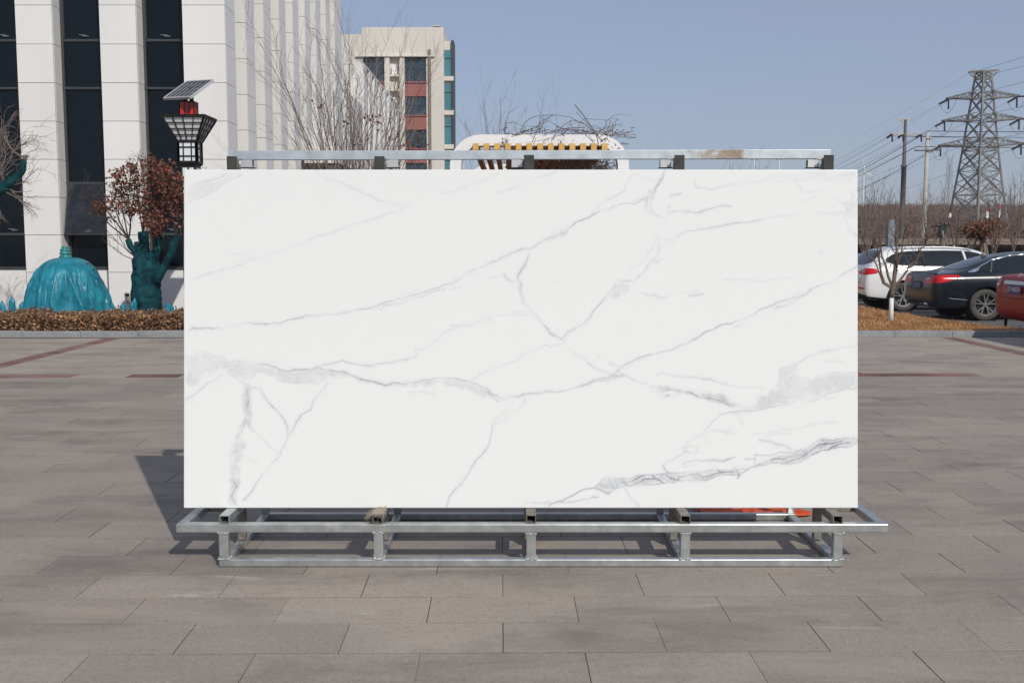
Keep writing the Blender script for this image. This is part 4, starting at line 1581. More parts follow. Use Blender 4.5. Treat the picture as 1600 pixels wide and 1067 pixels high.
# ================================================================== TARPAULIN-COVERED DOME
DY = 18.4
dxa, dxb = P(47, 470, DY).x, P(168, 470, DY).x
dcx = (dxa + dxb) / 2
dr_ = (dxb - dxa) / 2
dzt = P(100, 402, DY).z
dome = thing('covered_dome', 'round garden feature wrapped in shiny teal tarpaulin with a bound knob on top', 'tarpaulin', (dcx, DY, 0.06))
prof = []
NA, NH = 420, 90
mb = MB()
rd = random.Random(8)
folds = [(rd.uniform(0, 6.283), rd.uniform(0.05, 0.15), rd.uniform(0.35, 1.0)) for _ in range(40)]
for j in range(NH + 1):
    t = j / NH
    a = t * math.pi * 0.5
    z = 0.05 + (dzt - 0.05) * math.cos(a * 0.985) ** 0.92 if j < NH else 0.04
    r = dr_ * math.sin(a) ** 0.72 * (1.0 if t < .75 else 1.0 - 0.03 * (t - .75) / .25)
    if j == 0:
        r = 0.03
    for i in range(NA):
        th = 2 * math.pi * i / NA
        d = 0.0
        for f0, wd, am in folds:
            dd = (th - f0 + math.pi + 0.5 * math.sin(t * 4 + f0 * 7) * (1 - t)) % (2 * math.pi) - math.pi
            d -= am * max(0.0, 1 - abs(dd) / (wd * (0.3 + 0.9 * t)))
        p3 = (math.cos(th) * 3.2, math.sin(th) * 3.2, t * 3.0)
        k = max(0, t - .10) ** 0.9
        q1 = 1 - 2 * abs(noise.noise((p3[0] * 1.1 + 4, p3[1] * 1.1, p3[2] * 0.9)))
        q2 = 1 - 2 * abs(noise.noise((p3[0] * 3.3, p3[1] * 3.3 + 7, p3[2] * 1.7)))
        q3 = 1 - 2 * abs(noise.noise((p3[0] * 7, p3[1] * 7 + 3, p3[2] * 4.5)))
        k2 = max(0.0, t - .14) / .86
        wq = noise.noise((p3[0] * .9, p3[1] * .9, t * 2.2)) * .6
        f1 = 1 - 2.2 * abs(noise.noise((p3[0] * .85 + wq * 1.6, p3[1] * .85 + wq * 1.6, t * 1.1 + 2)))
        f2 = 1 - 2.2 * abs(noise.noise((p3[0] * 2.0 + wq * 2.5, p3[1] * 2.0 - wq * 2, t * 3.4 + 5)))
        f3 = 1 - 2.0 * abs(noise.noise((p3[0] * 5.5, p3[1] * 5.5 + wq, t * 7.0)))
        dr2 = (0.105 * f1 - .04) * k2 ** .9 + 0.026 * f2 * (k2 + .08) + 0.007 * f3 * (.3 + k2) + 0.022 * max(d, -1.3) * k2
        rr = r + dr2
        zz = z + 0.025 * noise.noise((p3[0] * 1.7, p3[1] * 1.7, 5 + p3[2])) * t * (1 if j < NH else 0)
        mb.v.append((dcx + rr * math.cos(th), DY + rr * math.sin(th), zz))
for j in range(NH):
    for i in range(NA):
        i2 = (i + 1) % NA
        mb.f.append((j * NA + i, (j + 1) * NA + i, (j + 1) * NA + i2, j * NA + i2))
mb.f.append(tuple(range(NA)))
ob('cover', mb, 'teal_tarp', dome, smooth=True)
kb = MB()
kw = 0.095
kz = dzt - 0.02
prof = [(kw * 1.0, 0)]
for i in range(26):
    t = i / 25
    prof.append((kw * (1.0 - 0.45 * t ** 2.2) * (1 + 0.10 * math.sin(t * 20)), 0.20 * t + 0.01))
prof.append((0.004, 0.215))
kb.lathe(prof, 28, (dcx - .03, DY, kz))
kb.v = [(x + .008 * noise.noise((x * 18, y * 18, z * 18)), y, z) for x, y, z in kb.v]
pm('teal_bound', (0.03, 0.22, 0.24), 0.3, var=0.4, scale=18, spec=0.5, col2=(0.06, 0.31, 0.33))
ob('knob', kb, 'teal_bound', dome, smooth=True)


# plastic-wrapped little plants round it
def wrapped_plant(px, py, sizes, Y, label):
    c = P(px, py, Y)
    t = thing('wrapped_plant', label, 'wrapped plant', (c.x, Y, 0.06), 'small plants wrapped in teal film')
    for (dx, h, w, ln) in sizes:
        mb = MB()
        x = c.x + dx
        ztop = h
        n = 9
        o = len(mb.v)
        for zf, rf in ((0, .8), (.3, 1.0), (.62, 1.05), (.85, .75), (1.0, .18)):
            for k in range(n):
                a = 6.283 * k / n + 0.3 * zf
                rr = w * rf * (1 + 0.28 * rd.uniform(-1, 1))
                mb.v.append((x + rr * math.cos(a) + ln * zf, Y + dx * .3 + rr * math.sin(a), 0.06 + (ztop - .06) * zf + rd.uniform(-.012, .012)))
        for j in range(4):
            for k in range(n):
                k2 = (k + 1) % n
                mb.f.append((o + j * n + k, o + j * n + k2, o + (j + 1) * n + k2, o + (j + 1) * n + k))
        mb.f.append(tuple(range(o + 4 * n, o + 5 * n)))
        ob('wrapped_shoot', mb, 'teal_tarp', t)


zq = lambda y, Y: P(100, y, Y).z
wrapped_plant(16, 475, [(-.10, zq(470, 17.55), .045, -.02), (0.03, zq(463.5, 17.55), .055, 0), (.15, zq(471, 17.55), .05, .03), (-.2, zq(476, 17.55), .05, -.02)], 17.55, 'spiky teal-wrapped plant in the bed left of the tarpaulin dome')
wrapped_plant(168, 475, [(0.0, zq(466, 17.6), .045, -.02), (.05, zq(474, 17.6), .045, .03)], 17.6, 'teal-wrapped plant tucked against the edge of the tarpaulin dome')
wrapped_plant(200, 478, [(-.06, zq(473, 17.3), .06, -.02), (0.05, zq(471, 17.3), .05, .02)], 17.3, 'teal-wrapped plant below the drain elbow')
wrapped_plant(207, 478, [(0.02, zq(465, 17.5), .045, .02)], 17.5, 'dark teal-wrapped stub touching the foot of the wrapped trunk')
wrapped_plant(261, 478, [(0, zq(472, 17.55), .055, 0), (.05, zq(476, 17.55), .04, .03)], 17.55, 'teal-wrapped plant between the wrapped trunk and the lamp post')


# ================================================================== TREES
def grow(mb, p, d, L, r, lvl, rng, cfg, tips=None):
    """one branch as a tapered tube, with side branches"""
    n = cfg.get('seg', 5)
    pts, rad = [Vector(p)], [r]
    d = Vector(d).normalized()
    rend = r * cfg['taper'][lvl]
    for i in range(n):
        d = (d + Vector((rng.gauss(0, 1), rng.gauss(0, 1), rng.gauss(0, 1))) * cfg['wob'][lvl] + Vector((0, 0, cfg['up'][lvl]))).normalized()
        pts.append(pts[-1] + d * L / n)
        rad.append(r + (rend - r) * (i + 1) / n)
    mb.tube(pts, rad, cfg['sides'][lvl], cap=False)
    if tips is not None and lvl >= cfg['tiplvl']:
        tips.append((pts[-1].copy(), d.copy()))
        tips.append((pts[-2].copy(), d.copy()))
    if lvl + 1 < len(cfg['num']) + 1 and lvl < len(cfg['num']):
        m = cfg['num'][lvl]
        for k in range(m):
            t = cfg['from'][lvl] + (1 - cfg['from'][lvl]) * (k + rng.random()) / m
            f = t * n
            i = min(int(f), n - 1)
            q = pts[i].lerp(pts[i + 1], f - i)
            ax = (pts[i + 1] - pts[i]).normalized()
            s = ax.cross(Vector((rng.gauss(0, 1), rng.gauss(0, 1), rng.gauss(0, 1)))).normalized()
            ang = math.radians(rng.uniform(*cfg['ang'][lvl]))
            nd_ = ax * math.cos(ang) + s * math.sin(ang)
            rr = (rad[i] + (rad[i + 1] - rad[i]) * (f - i)) * rng.uniform(.45, .75)
            grow(mb, q, nd_, L * rng.uniform(*cfg['len'][lvl]) * (1.1 - .4 * t), max(rr, cfg['rmin']), lvl + 1, rng, cfg, tips)


# --- tall leafless tree in front of the office side
rt_ = random.Random(42)
TY = 20.0
tb = P(560, 470, TY)
bt = thing('bare_tree', 'tall many-stemmed leafless tree with a few withered leaves in front of the white fins', 'tree', (tb.x, TY, 0.06))
trunk, crown = MB(), MB()
trunk.tube([(tb.x, TY, 0.0), (tb.x + .02, TY, 0.5), (tb.x, TY, 0.95)], [0.17, 0.13, 0.14], 9)
tips = []
cfg = dict(seg=7, taper=[.22, .3, .35], wob=[.035, .06, .08], up=[.025, .05, .04], sides=[5, 4, 3], num=[9, 5], ang=[(14, 36), (18, 45)], len=[(.28, .52), (.3, .55)], tiplvl=1, rmin=0.0034)
cfg['from'] = [.18, .2]
NS = 26
for k in range(NS):
    a = 2 * math.pi * k / NS * 1.618
    sp_ = 0.07 + 0.52 * (((k * 7) % NS) / NS) ** 1.3
    d = Vector((math.cos(a) * sp_, math.sin(a) * sp_ * .7, 1))
    L_ = rt_.uniform(3.3, 4.7) * (1 - .3 * sp_)
    grow(crown, (tb.x + .09 * math.cos(a), TY + .09 * math.sin(a), 0.85 + rt_.uniform(0, .2)), d, L_, rt_.uniform(.012, .026), 0, rt_, cfg, tips)
ob('trunk', trunk, 'bark', bt, smooth=True)
ob('crown', crown, 'bark_pale', bt, kind='stuff')
lv = MB()
cl = [P(x, y, TY + rt_.uniform(-.5, .5)) for x, y in ((545, 193), (552, 228), (573, 184), (585, 192), (589, 183), (611, 214), (515, 215), (650, 215), (655, 232), (640, 236), (665, 233), (645, 250), (670, 251), (640, 233), (655, 214), (630, 228), (505, 165), (560, 245))]
for c in cl:
    for k in range(9):
        lv.leaf(c + Vector((rt_.gauss(0, .07), rt_.gauss(0, .07), rt_.gauss(0, .06))), 0.07, rt_)
ob('withered_leaves', lv, 'leaf_red', bt, kind='stuff')

# --- pollarded tree wrapped in dark teal netting with red-brown leaves
WY = 17.75
wt = thing('wrapped_tree', 'pollarded tree with trunk wrapped in dark teal netting and russet dry leaves', 'tree', (P(230, 470, WY).x, WY, 0.06))


def W(x, y, dy=0.0):
    return P(x, y, WY + dy)


def netted(mb, pts, rad, n=14, amp=.02):
    o = len(mb.v)
    # resample
    P_, R_ = [], []
    for i in range(len(pts) - 1):
        for k in range(9):
            t = k / 9
            P_.append(pts[i].lerp(pts[i + 1], t))
            R_.append(rad[i] + (rad[i + 1] - rad[i]) * t)
    P_.append(pts[-1])
    R_.append(rad[-1])
    mb.tube(P_, R_, n)
    for i in range(o, len(mb.v)):
        v = Vector(mb.v[i])
        q = noise.noise_vector(v * 5.0) * amp + noise.noise_vector(v * 14.0) * amp * .7 + noise.noise_vector(Vector((v.x * 26, v.y * 26, v.z * 11))) * amp * .5
        mb.v[i] = tuple(v + q)


m = MB()
netted(m, [W(229, 487), W(229, 455), W(229, 425), W(227, 404), W(226, 395)], [.25, .235, .215, .18, .14], 40, .04)
ob('trunk', m, 'teal_net', wt, smooth=True)
for pts, rad in (([W(224, 408), W(213, 396), W(204, 384), W(200, 374)], [.085, .07, .058, .05]),
                 ([W(222, 408), W(219, 394), W(217, 378)], [.10, .09, .07]),
                 ([W(226, 408), W(226, 385), W(223, 362)], [.10, .08, .085]),
                 ([W(236, 410, .2), W(246, 390, .2), W(249, 370, .25)], [.1, .07, .06]),
                 ([W(244, 440, -.05), W(254, 422, -.1), W(264, 402, -.12), W(274, 376, -.15), W(278, 368, -.15)], [.09, .07, .062, .066, .06])):
    m = MB()
    netted(m, pts, rad, 12, .014)
    ob('limb', m, 'teal_net', wt, smooth=True)
m = MB()
lf = MB()
rwt = random.Random(77)
cfg2 = dict(seg=6, taper=[.4, .4, .5], wob=[.09, .14, .16], up=[.05, .03, .0], sides=[5, 4, 3], num=[5, 3], ang=[(18, 45), (20, 55)], len=[(.35, .65), (.35, .6)], tiplvl=1, rmin=0.004)
cfg2['from'] = [.3, .3]
tips = []
starts = [(W(201, 372), [(-.75, .1, 1), (-.2, -.2, 1), (-.5, .3, 1), (-.95, 0, .75), (.15, .1, 1), (-.1, .5, 1)]),
          (W(223, 361), [(-.2, .1, 1), (.15, .2, 1), (.3, -.3, 1), (0, -.2, 1)]),
          (W(249, 369, .25), [(0, .2, 1), (.3, .1, 1), (-.3, .2, 1)]),
          (W(278, 367, -.15), [(.2, .1, 1), (-.25, -.1, 1), (.05, .2, 1), (-.5, 0, 1), (.4, 0, 1)])]
for p, ds in starts:
    for d in ds:
        grow(m, p - Vector((0, 0, .03)), d, rwt.uniform(.8, 1.15), .014, 0, rwt, cfg2, tips)
for x, y, dx, dz in ((214, 408, -.9, .25), (214, 405, -.6, .6), (212, 402, -1, .5)):
    grow(m, W(x, y, -.1), (dx, -.1, dz), .75, .008, 0, rwt, dict(cfg2, num=[4, 2]), None)
ob('twigs', m, 'bark_dark', wt)
# crown: leaf clumps
clumps = [(168, 318, 13), (172, 330, 12), (185, 300, 14), (190, 285, 12), (200, 272, 13), (204, 262, 9), (183, 275, 8), (196, 308, 13), (212, 318, 13), (222, 330, 10),
          (222, 268, 12), (216, 290, 14), (230, 285, 14), (238, 265, 14), (248, 278, 16), (236, 300, 16), (252, 300, 18), (262, 285, 16), (268, 305, 17), (256, 322, 16),
          (240, 325, 14), (270, 325, 15), (274, 290, 12), (268, 272, 10), (250, 262, 10), (241, 350, 12), (236, 340, 11), (250, 345, 9), (246, 362, 8), (238, 366, 7), (228, 315, 12),
          (274, 312, 12), (259, 268, 10), (160, 325, 7), (224, 348, 6), (208, 334, 6), (284, 300, 10), (290, 315, 12), (288, 285, 10)]
k_px = WY / FPX
for x, y, r in clumps:
    c = W(x, y, rwt.uniform(-.55, .45))
    rr = r * k_px * 1.0
    sub = [(c + Vector((rwt.gauss(0, .6), rwt.gauss(0, 1.0), rwt.gauss(0, .55))) * rr, rr * rwt.uniform(.22, .42)) for _ in range(11)]
    for s, sr in sub:
        for k in range(int(5 + r * .55)):
            lf.leaf(s + Vector((rwt.gauss(0, 1), rwt.gauss(0, 1), rwt.gauss(0, 1))) * sr * 1.15, rwt.uniform(.032, .066), rwt)
ob('crown', lf, 'leaf_red', wt, kind='stuff')

# --- tree at the frame's left edge: wrapped limb with a tangle of twigs
e0 = thing('netted_tree', 'bare tree with a dark teal netted limb reaching across the window strip', 'tree', (P(-60, 470, 18.2).x, 18.2, 0.06))


def Q(x, y, dy=0.0):
    return P(x, y, 18.2 + dy)


m = MB()
netted(m, [Q(-62, 487), Q(-61, 440), Q(-60, 390), Q(-56, 340)], [.2, .18, .16, .15], 16, .025)
ob('trunk', m, 'teal_net', e0, smooth=True)
m = MB()
netted(m, [Q(-57, 350), Q(-30, 318), Q(-8, 300), Q(12, 288), Q(24, 280), Q(34, 268), Q(38, 256), Q(38.5, 249)], [.15, .13, .115, .095, .075, .06, .048, .042], 12, .012)
ob('limb', m, 'teal_net', e0, smooth=True)
m = MB()
m.tube([Q(38.5, 251), Q(38.5, 246), Q(39.5, 243)], [.04, .045, .035], 8).tube([Q(39, 246), Q(43, 244), Q(44, 246)], [.03, .026, .02], 6)
ob('cut_stump', m, 'bark', e0)
m = MB()
rq = random.Random(15)
m.tube([Q(39, 246), Q(32, 243.5), Q(23, 238), Q(15, 229), Q(11, 219), Q(8, 200)], [.024, .017, .015, .013, .010, .006], 5)
cfg3 = dict(seg=6, taper=[.4, .45, .5], wob=[.12, .15, .18], up=[.02, -.0, -.02], sides=[4, 3, 3], num=[7, 4], ang=[(20, 60), (20, 60)], len=[(.4, .7), (.35, .65)], tiplvl=1, rmin=0.0035)
cfg3['from'] = [.15, .2]
for x, y, dx, dy, dz, L_ in ((-10, 300, .5, -.1, 1, 1.3), (-30, 318, .9, 0, 1, 1.5), (0, 295, .25, .2, 1, 1.1), (-50, 340, .8, 0, 1, 1.7), (8, 290, -.2, -.2, 1, 1.2), (-20, 308, .9, .2, .5, 1.0),
                             (12, 288, .3, 0, -.6, .6), (2, 294, .6, -.2, -.7, .6), (-8, 300, .1, 0, -1, .5), (-15, 305, .3, -.3, 1, 1.5), (16, 232, -.4, 0, 1, .8), (22, 238, .6, 0, .7, .5), (-40, 330, .6, -.3, 1, 1.6)):
    grow(m, Q(x, y), (dx, dy, dz), L_, .011, 0, rq, cfg3, None)
ob('twigs', m, 'bark_pale', e0, kind='stuff')

# --- young tree with limewashed foot on the dry lawn
SY = G(1392, 503, 0.055).y
st_ = thing('young_tree', 'young leafless tree with whitewashed trunk foot on the dry grass', 'tree', (P(1392, 503, SY).x, SY, 0.055))


def S(x, y, dy=0.0):
    return P(x, y, SY + dy)


m = MB()
m.tube([S(1391.5, 504), S(1392.5, 485), S(1393, 465.5)], [.047, .041, .038], 12)
ob('whitewashed_foot', m, 'lime_wash', st_, smooth=True)
m = MB()
m.tube([S(1393, 466), S(1394, 455), S(1395.5, 448), S(1397, 438), S(1398.5, 420), S(1399.5, 400)], [.038, .042, .044, .036, .034, .024], 9)
ob('trunk', m, 'bark', st_, smooth=True)
m = MB()
ry = random.Random(6)
cfg4 = dict(seg=7, taper=[.35, .4, .5], wob=[.07, .11, .14], up=[.03, .03, .0], sides=[5, 4, 3], num=[9, 3], ang=[(25, 60), (20, 60)], len=[(.15, .34), (.3, .6)], tiplvl=1, rmin=0.0032)
cfg4['from'] = [.25, .2]
for pts, r0 in (([(1392, 448), (1382, 442), (1377, 428), (1374, 410), (1371, 390), (1366, 360), (1362, 335)], .026),
                ([(1391, 449), (1380, 443), (1376, 432), (1368, 410), (1357, 400), (1355, 385), (1352, 350)], .02),
                ([(1394, 446), (1388, 432), (1384, 415), (1378, 400), (1376, 380), (1375, 352)], .028),
                ([(1399, 405), (1401, 390), (1400, 372), (1402, 350)], .024),
                ([(1399, 418), (1404, 405), (1409, 392), (1412, 370), (1416, 345)], .022),
                ([(1396, 447), (1405, 440), (1414, 428), (1421, 415), (1430, 408), (1437, 395), (1444, 372), (1452, 345)], .026),
                ([(1418, 420), (1432, 412), (1434, 398), (1437, 380)], .02),
                ([(1398, 440), (1402, 420), (1400, 400), (1393, 385)], .018)):
    zz = ry.uniform(-.25, .25)
    pl = [S(x, y, zz * i / len(pts)) for i, (x, y) in enumerate(pts)]
    n_ = len(pl)
    m.tube(pl, [r0 * (1 - .75 * i / (n_ - 1)) for i in range(n_)], 5, cap=False)
    for k in range(9):
        f = ry.uniform(.25, 1) * (n_ - 1)
        i = min(int(f), n_ - 2)
        q = pl[i].lerp(pl[i + 1], f - i)
        ax = (pl[i + 1] - pl[i]).normalized()
        d = (ax + Vector((ry.gauss(0, .7), ry.gauss(0, .7), ry.gauss(.1, .3)))).normalized()
        grow(m, q, d, ry.uniform(.15, .5), .007, 1, ry, cfg4, None)
ob('branches', m, 'bark', st_)

# --- pergola
PY = 19.5
PB = 26.7
pg = thing('pergola', 'white rounded pergola with yellow-tipped brown rafters and dry vines', 'pergola', (P(843, 380, PY).x, (PY + PB) / 2, 0.06))


def rounded_frame(x0, x1, zt_, bt_, rad, y0, y1, nseg=14):
    """upside-down U with rounded shoulders"""
    mb = MB()

    def path(off):
        p = [(x0 + off, 0.0)]
        r = rad - off
        for k in range(nseg + 1):
            a = math.pi - (math.pi / 2) * k / nseg
            p.append((x0 + rad + r * math.cos(a), zt_ - rad + r * math.sin(a)))
        for k in range(nseg + 1):
            a = math.pi / 2 - (math.pi / 2) * k / nseg
            p.append((x1 - rad + r * math.cos(a), zt_ - rad + r * math.sin(a)))
        p.append((x1 - off, 0.0))
        return p
    a, b_ = path(0), path(bt_)
    n = len(a)
    for pa in (a, b_):
        for y in (y0, y1):
            mb.v.extend([(x, y, z) for x, z in pa])
    for i in range(n - 1):
        mb.f.append((i, i + 1, 2 * n + i + 1, 2 * n + i))              # front
        mb.f.append((n + i, 3 * n + i, 3 * n + i + 1, n + i + 1))      # back
        mb.f.append((i, n + i, n + i + 1, i + 1))                      # outer
        mb.f.append((2 * n + i, 2 * n + i + 1, 3 * n + i + 1, 3 * n + i))
    return mb


gx0, gx1, gzt = P(703, 250, PY).x, P(983, 250, PY).x, P(843, 210.5, PY).z
ob('front_frame', rounded_frame(gx0, gx1, gzt, 0.205, 0.58, PY, PY + 0.32), 'pergola_white', pg)
ob('back_frame', rounded_frame(gx0, gx1, gzt, 0.205, 0.58, PB, PB + 0.32), 'pergola_white', pg)
rpx = [743.3 + 16.78 * i for i in range(13)]
zra, zrb = P(843, 224.5, PY - .15).z, P(843, 234.5, PY - .15).z
for x in rpx:
    X_ = P(x, 230, PY - .15).x
    r_ = ob('rafter', MB().box(X_ - 0.05, X_ + 0.05, PY - .15, PB + 0.45, zrb, zra), 'rafter_brown', pg)
    ob('end_cap', MB().box(X_ - 0.052, X_ + 0.052, PY - .17, PY - .1505, zrb - .002, zra + .002), 'rafter_yellow', r_)
# dry vines over and inside the right half
rv = random.Random(19)
mv, mlv = MB(), MB()
for k in range(130):
    x = rv.uniform(790, 970) if rv.random() < .75 else rv.uniform(860, 975)
    p = Vector((P(x, 215, PY).x, PY + rv.uniform(0, 5.5), gzt + rv.uniform(-.02, .12)))
    pts = [p]
    d = Vector((rv.gauss(0, 1), rv.gauss(0, .8), rv.uniform(0, .45)))
    for i in range(9):
        d = d + Vector((rv.gauss(0, .45), rv.gauss(0, .4), rv.gauss(-.06, .22)))
        p = p + d.normalized() * rv.uniform(.07, .15)
        if p.x > gx1 + .25:
            p.x = gx1 + .25 - rv.random() * .2
        p.z = max(p.z, gzt + .01 if p.y > PY - .02 else gzt - .1)
        p.z = min(p.z, gzt + .34)
        pts.append(p.copy())
    mv.tube(pts, [.009 - .0007 * i for i in range(10)], 3, cap=False)
for pxs, r_ in (([(835, 214), (845, 190), (865, 180), (890, 183), (915, 196), (935, 212)], .006), ([(865, 214), (880, 196), (895, 188), (915, 193), (930, 208), (938, 218)], .006),
                ([(898, 164), (910, 178), (925, 200), (935, 214), (942, 222)], .009), ([(790, 226), (792, 214), (797, 210)], .008), ([(900, 175), (915, 190), (930, 205)], .005),
                ([(938, 212), (957, 203), (963, 194)], .006), ([(955, 211), (970, 208), (984, 206)], .006), ([(957, 208), (957, 193)], .006), ([(860, 205), (885, 201), (915, 199)], .007),
                ([(850, 209), (880, 204), (905, 203), (930, 208)], .007), ([(858, 203), (842, 206), (828, 210), (800, 211)], .007), ([(940, 219), (955, 212), (975, 203)], .006)):
    mv.tube([P(x, y, PY - .05 + .1 * math.sin(i)) for i, (x, y) in enumerate(pxs)], r_, 4, cap=False)
for k in range(620):
    # tangle hanging inside the right shoulder
    p = Vector((gx1 - .22 - abs(rv.gauss(0, .55)), PY + .4 + rv.uniform(0, 5.0), rv.uniform(2.0, gzt - .25)))
    pts = [p]
    d = Vector((rv.gauss(0, 1), rv.gauss(0, 1), rv.gauss(-.2, .7)))
    for i in range(5):
        d = d + Vector((rv.gauss(0, .5), rv.gauss(0, .5), rv.gauss(0, .5)))
        p = p + d.normalized() * .14
        p.x = min(p.x, gx1 - .22)
        pts.append(p.copy())
    mv.tube(pts, .008, 3, cap=False)
for k in range(110):
    x = rv.choice([rv.uniform(840, 975), rv.gauss(845, 6), rv.gauss(788, 5), rv.gauss(878, 6), rv.gauss(957, 8)])
    y = rv.gauss(206, 5) if rv.random() < .6 else rv.gauss(222, 4)
    mlv.leaf(P(x, y, PY - .08 + rv.uniform(-.1, .5) * (y < 212)), .045, rv)
mt_ = MB()
for k in range(3600):
    mt_.leaf((gx0 + 1.0 + (gx1 - gx0 - 1.25) * rv.random() ** .7, PY + .35 + rv.random() * (PB - PY - .2), zra + .02 + abs(rv.gauss(0, .05))), .13, rv, flat=.6)
ob('vine_mat', mt_, 'leaf_red', pg, kind='stuff')
ob('vines', mv, 'bark', pg, kind='stuff')
ob('vine_leaves', mlv, 'leaf_red', pg, kind='stuff')

# --- thin bare saplings behind the pergola
rsn = random.Random(55)


def sapling(px, ybase, ytop, Y, name, label, mat, spread=.5, stems=5, group=None, z0=0.0, rr=.03, cmat=None):
    b0 = P(px, ybase, Y)
    t = thing(name, label, 'tree', (b0.x, Y, z0), group)
    zt_ = P(px, ytop, Y).z
    H_ = zt_ - z0
    m = MB()
    m.tube([(b0.x, Y, z0 - .1), (b0.x + .02 * H_, Y, z0 + H_ * .3), (b0.x, Y, z0 + H_ * .45)], [rr * 1.5, rr * 1.15, rr], 6, cap=False)
    ob('trunk', m, mat, t)
    m = MB()
    c_ = dict(seg=6, taper=[.25, .4, .5], wob=[.05, .08, .1], up=[.05, .06, .04], sides=[4, 3, 3], num=[5, 2], ang=[(15, 40), (20, 50)], len=[(.3, .5), (.3, .5)], tiplvl=1, rmin=rr * .16)
    c_['from'] = [.2, .2]
    for k in range(stems):
        d = (rsn.gauss(0, spread), rsn.gauss(0, spread), 1)
        f = rsn.uniform(.25, .45)
        grow(m, (b0.x + .01 * H_, Y, z0 + H_ * f), d, H_ * (1 - f) * rsn.uniform(.75, 1.0), rr * .6, 0, rsn, c_, None)
    ob('crown', m, cmat or mat, t, kind='stuff')
    return t


sapling(772, 400, 150, 34, 'sapling', 'thin leafless sapling rising behind the left shoulder of the pergola', 'bark_pale', .16, 7, rr=.028)
sapling(823, 400, 172, 33, 'sapling', 'thin leafless sapling rising behind the middle of the pergola', 'bark_pale', .12, 6, rr=.025)
sapling(1151, 400, 245, 40, 'sapling', 'bare treetop showing between the slab edge and the rusty top rail', 'bark', .45, 10, rr=.035)
sapling(741, 400, 176, 36, 'sapling', 'single whip-like sapling beside the corner of the apartment block', 'bark_pale', .05, 2, rr=.022)

# ================================================================== PARKED CARS
LOT = -0.12


def chaikin(poly, it=2):
    for _ in range(it):
        q = []
        n = len(poly)
        for i in range(n):
            a, b_ = poly[i], poly[(i + 1) % n]
            q.append((a[0] * .78 + b_[0] * .22, a[1] * .78 + b_[1] * .22))
            q.append((a[0] * .22 + b_[0] * .78, a[1] * .22 + b_[1] * .78))
        poly = q
    return poly


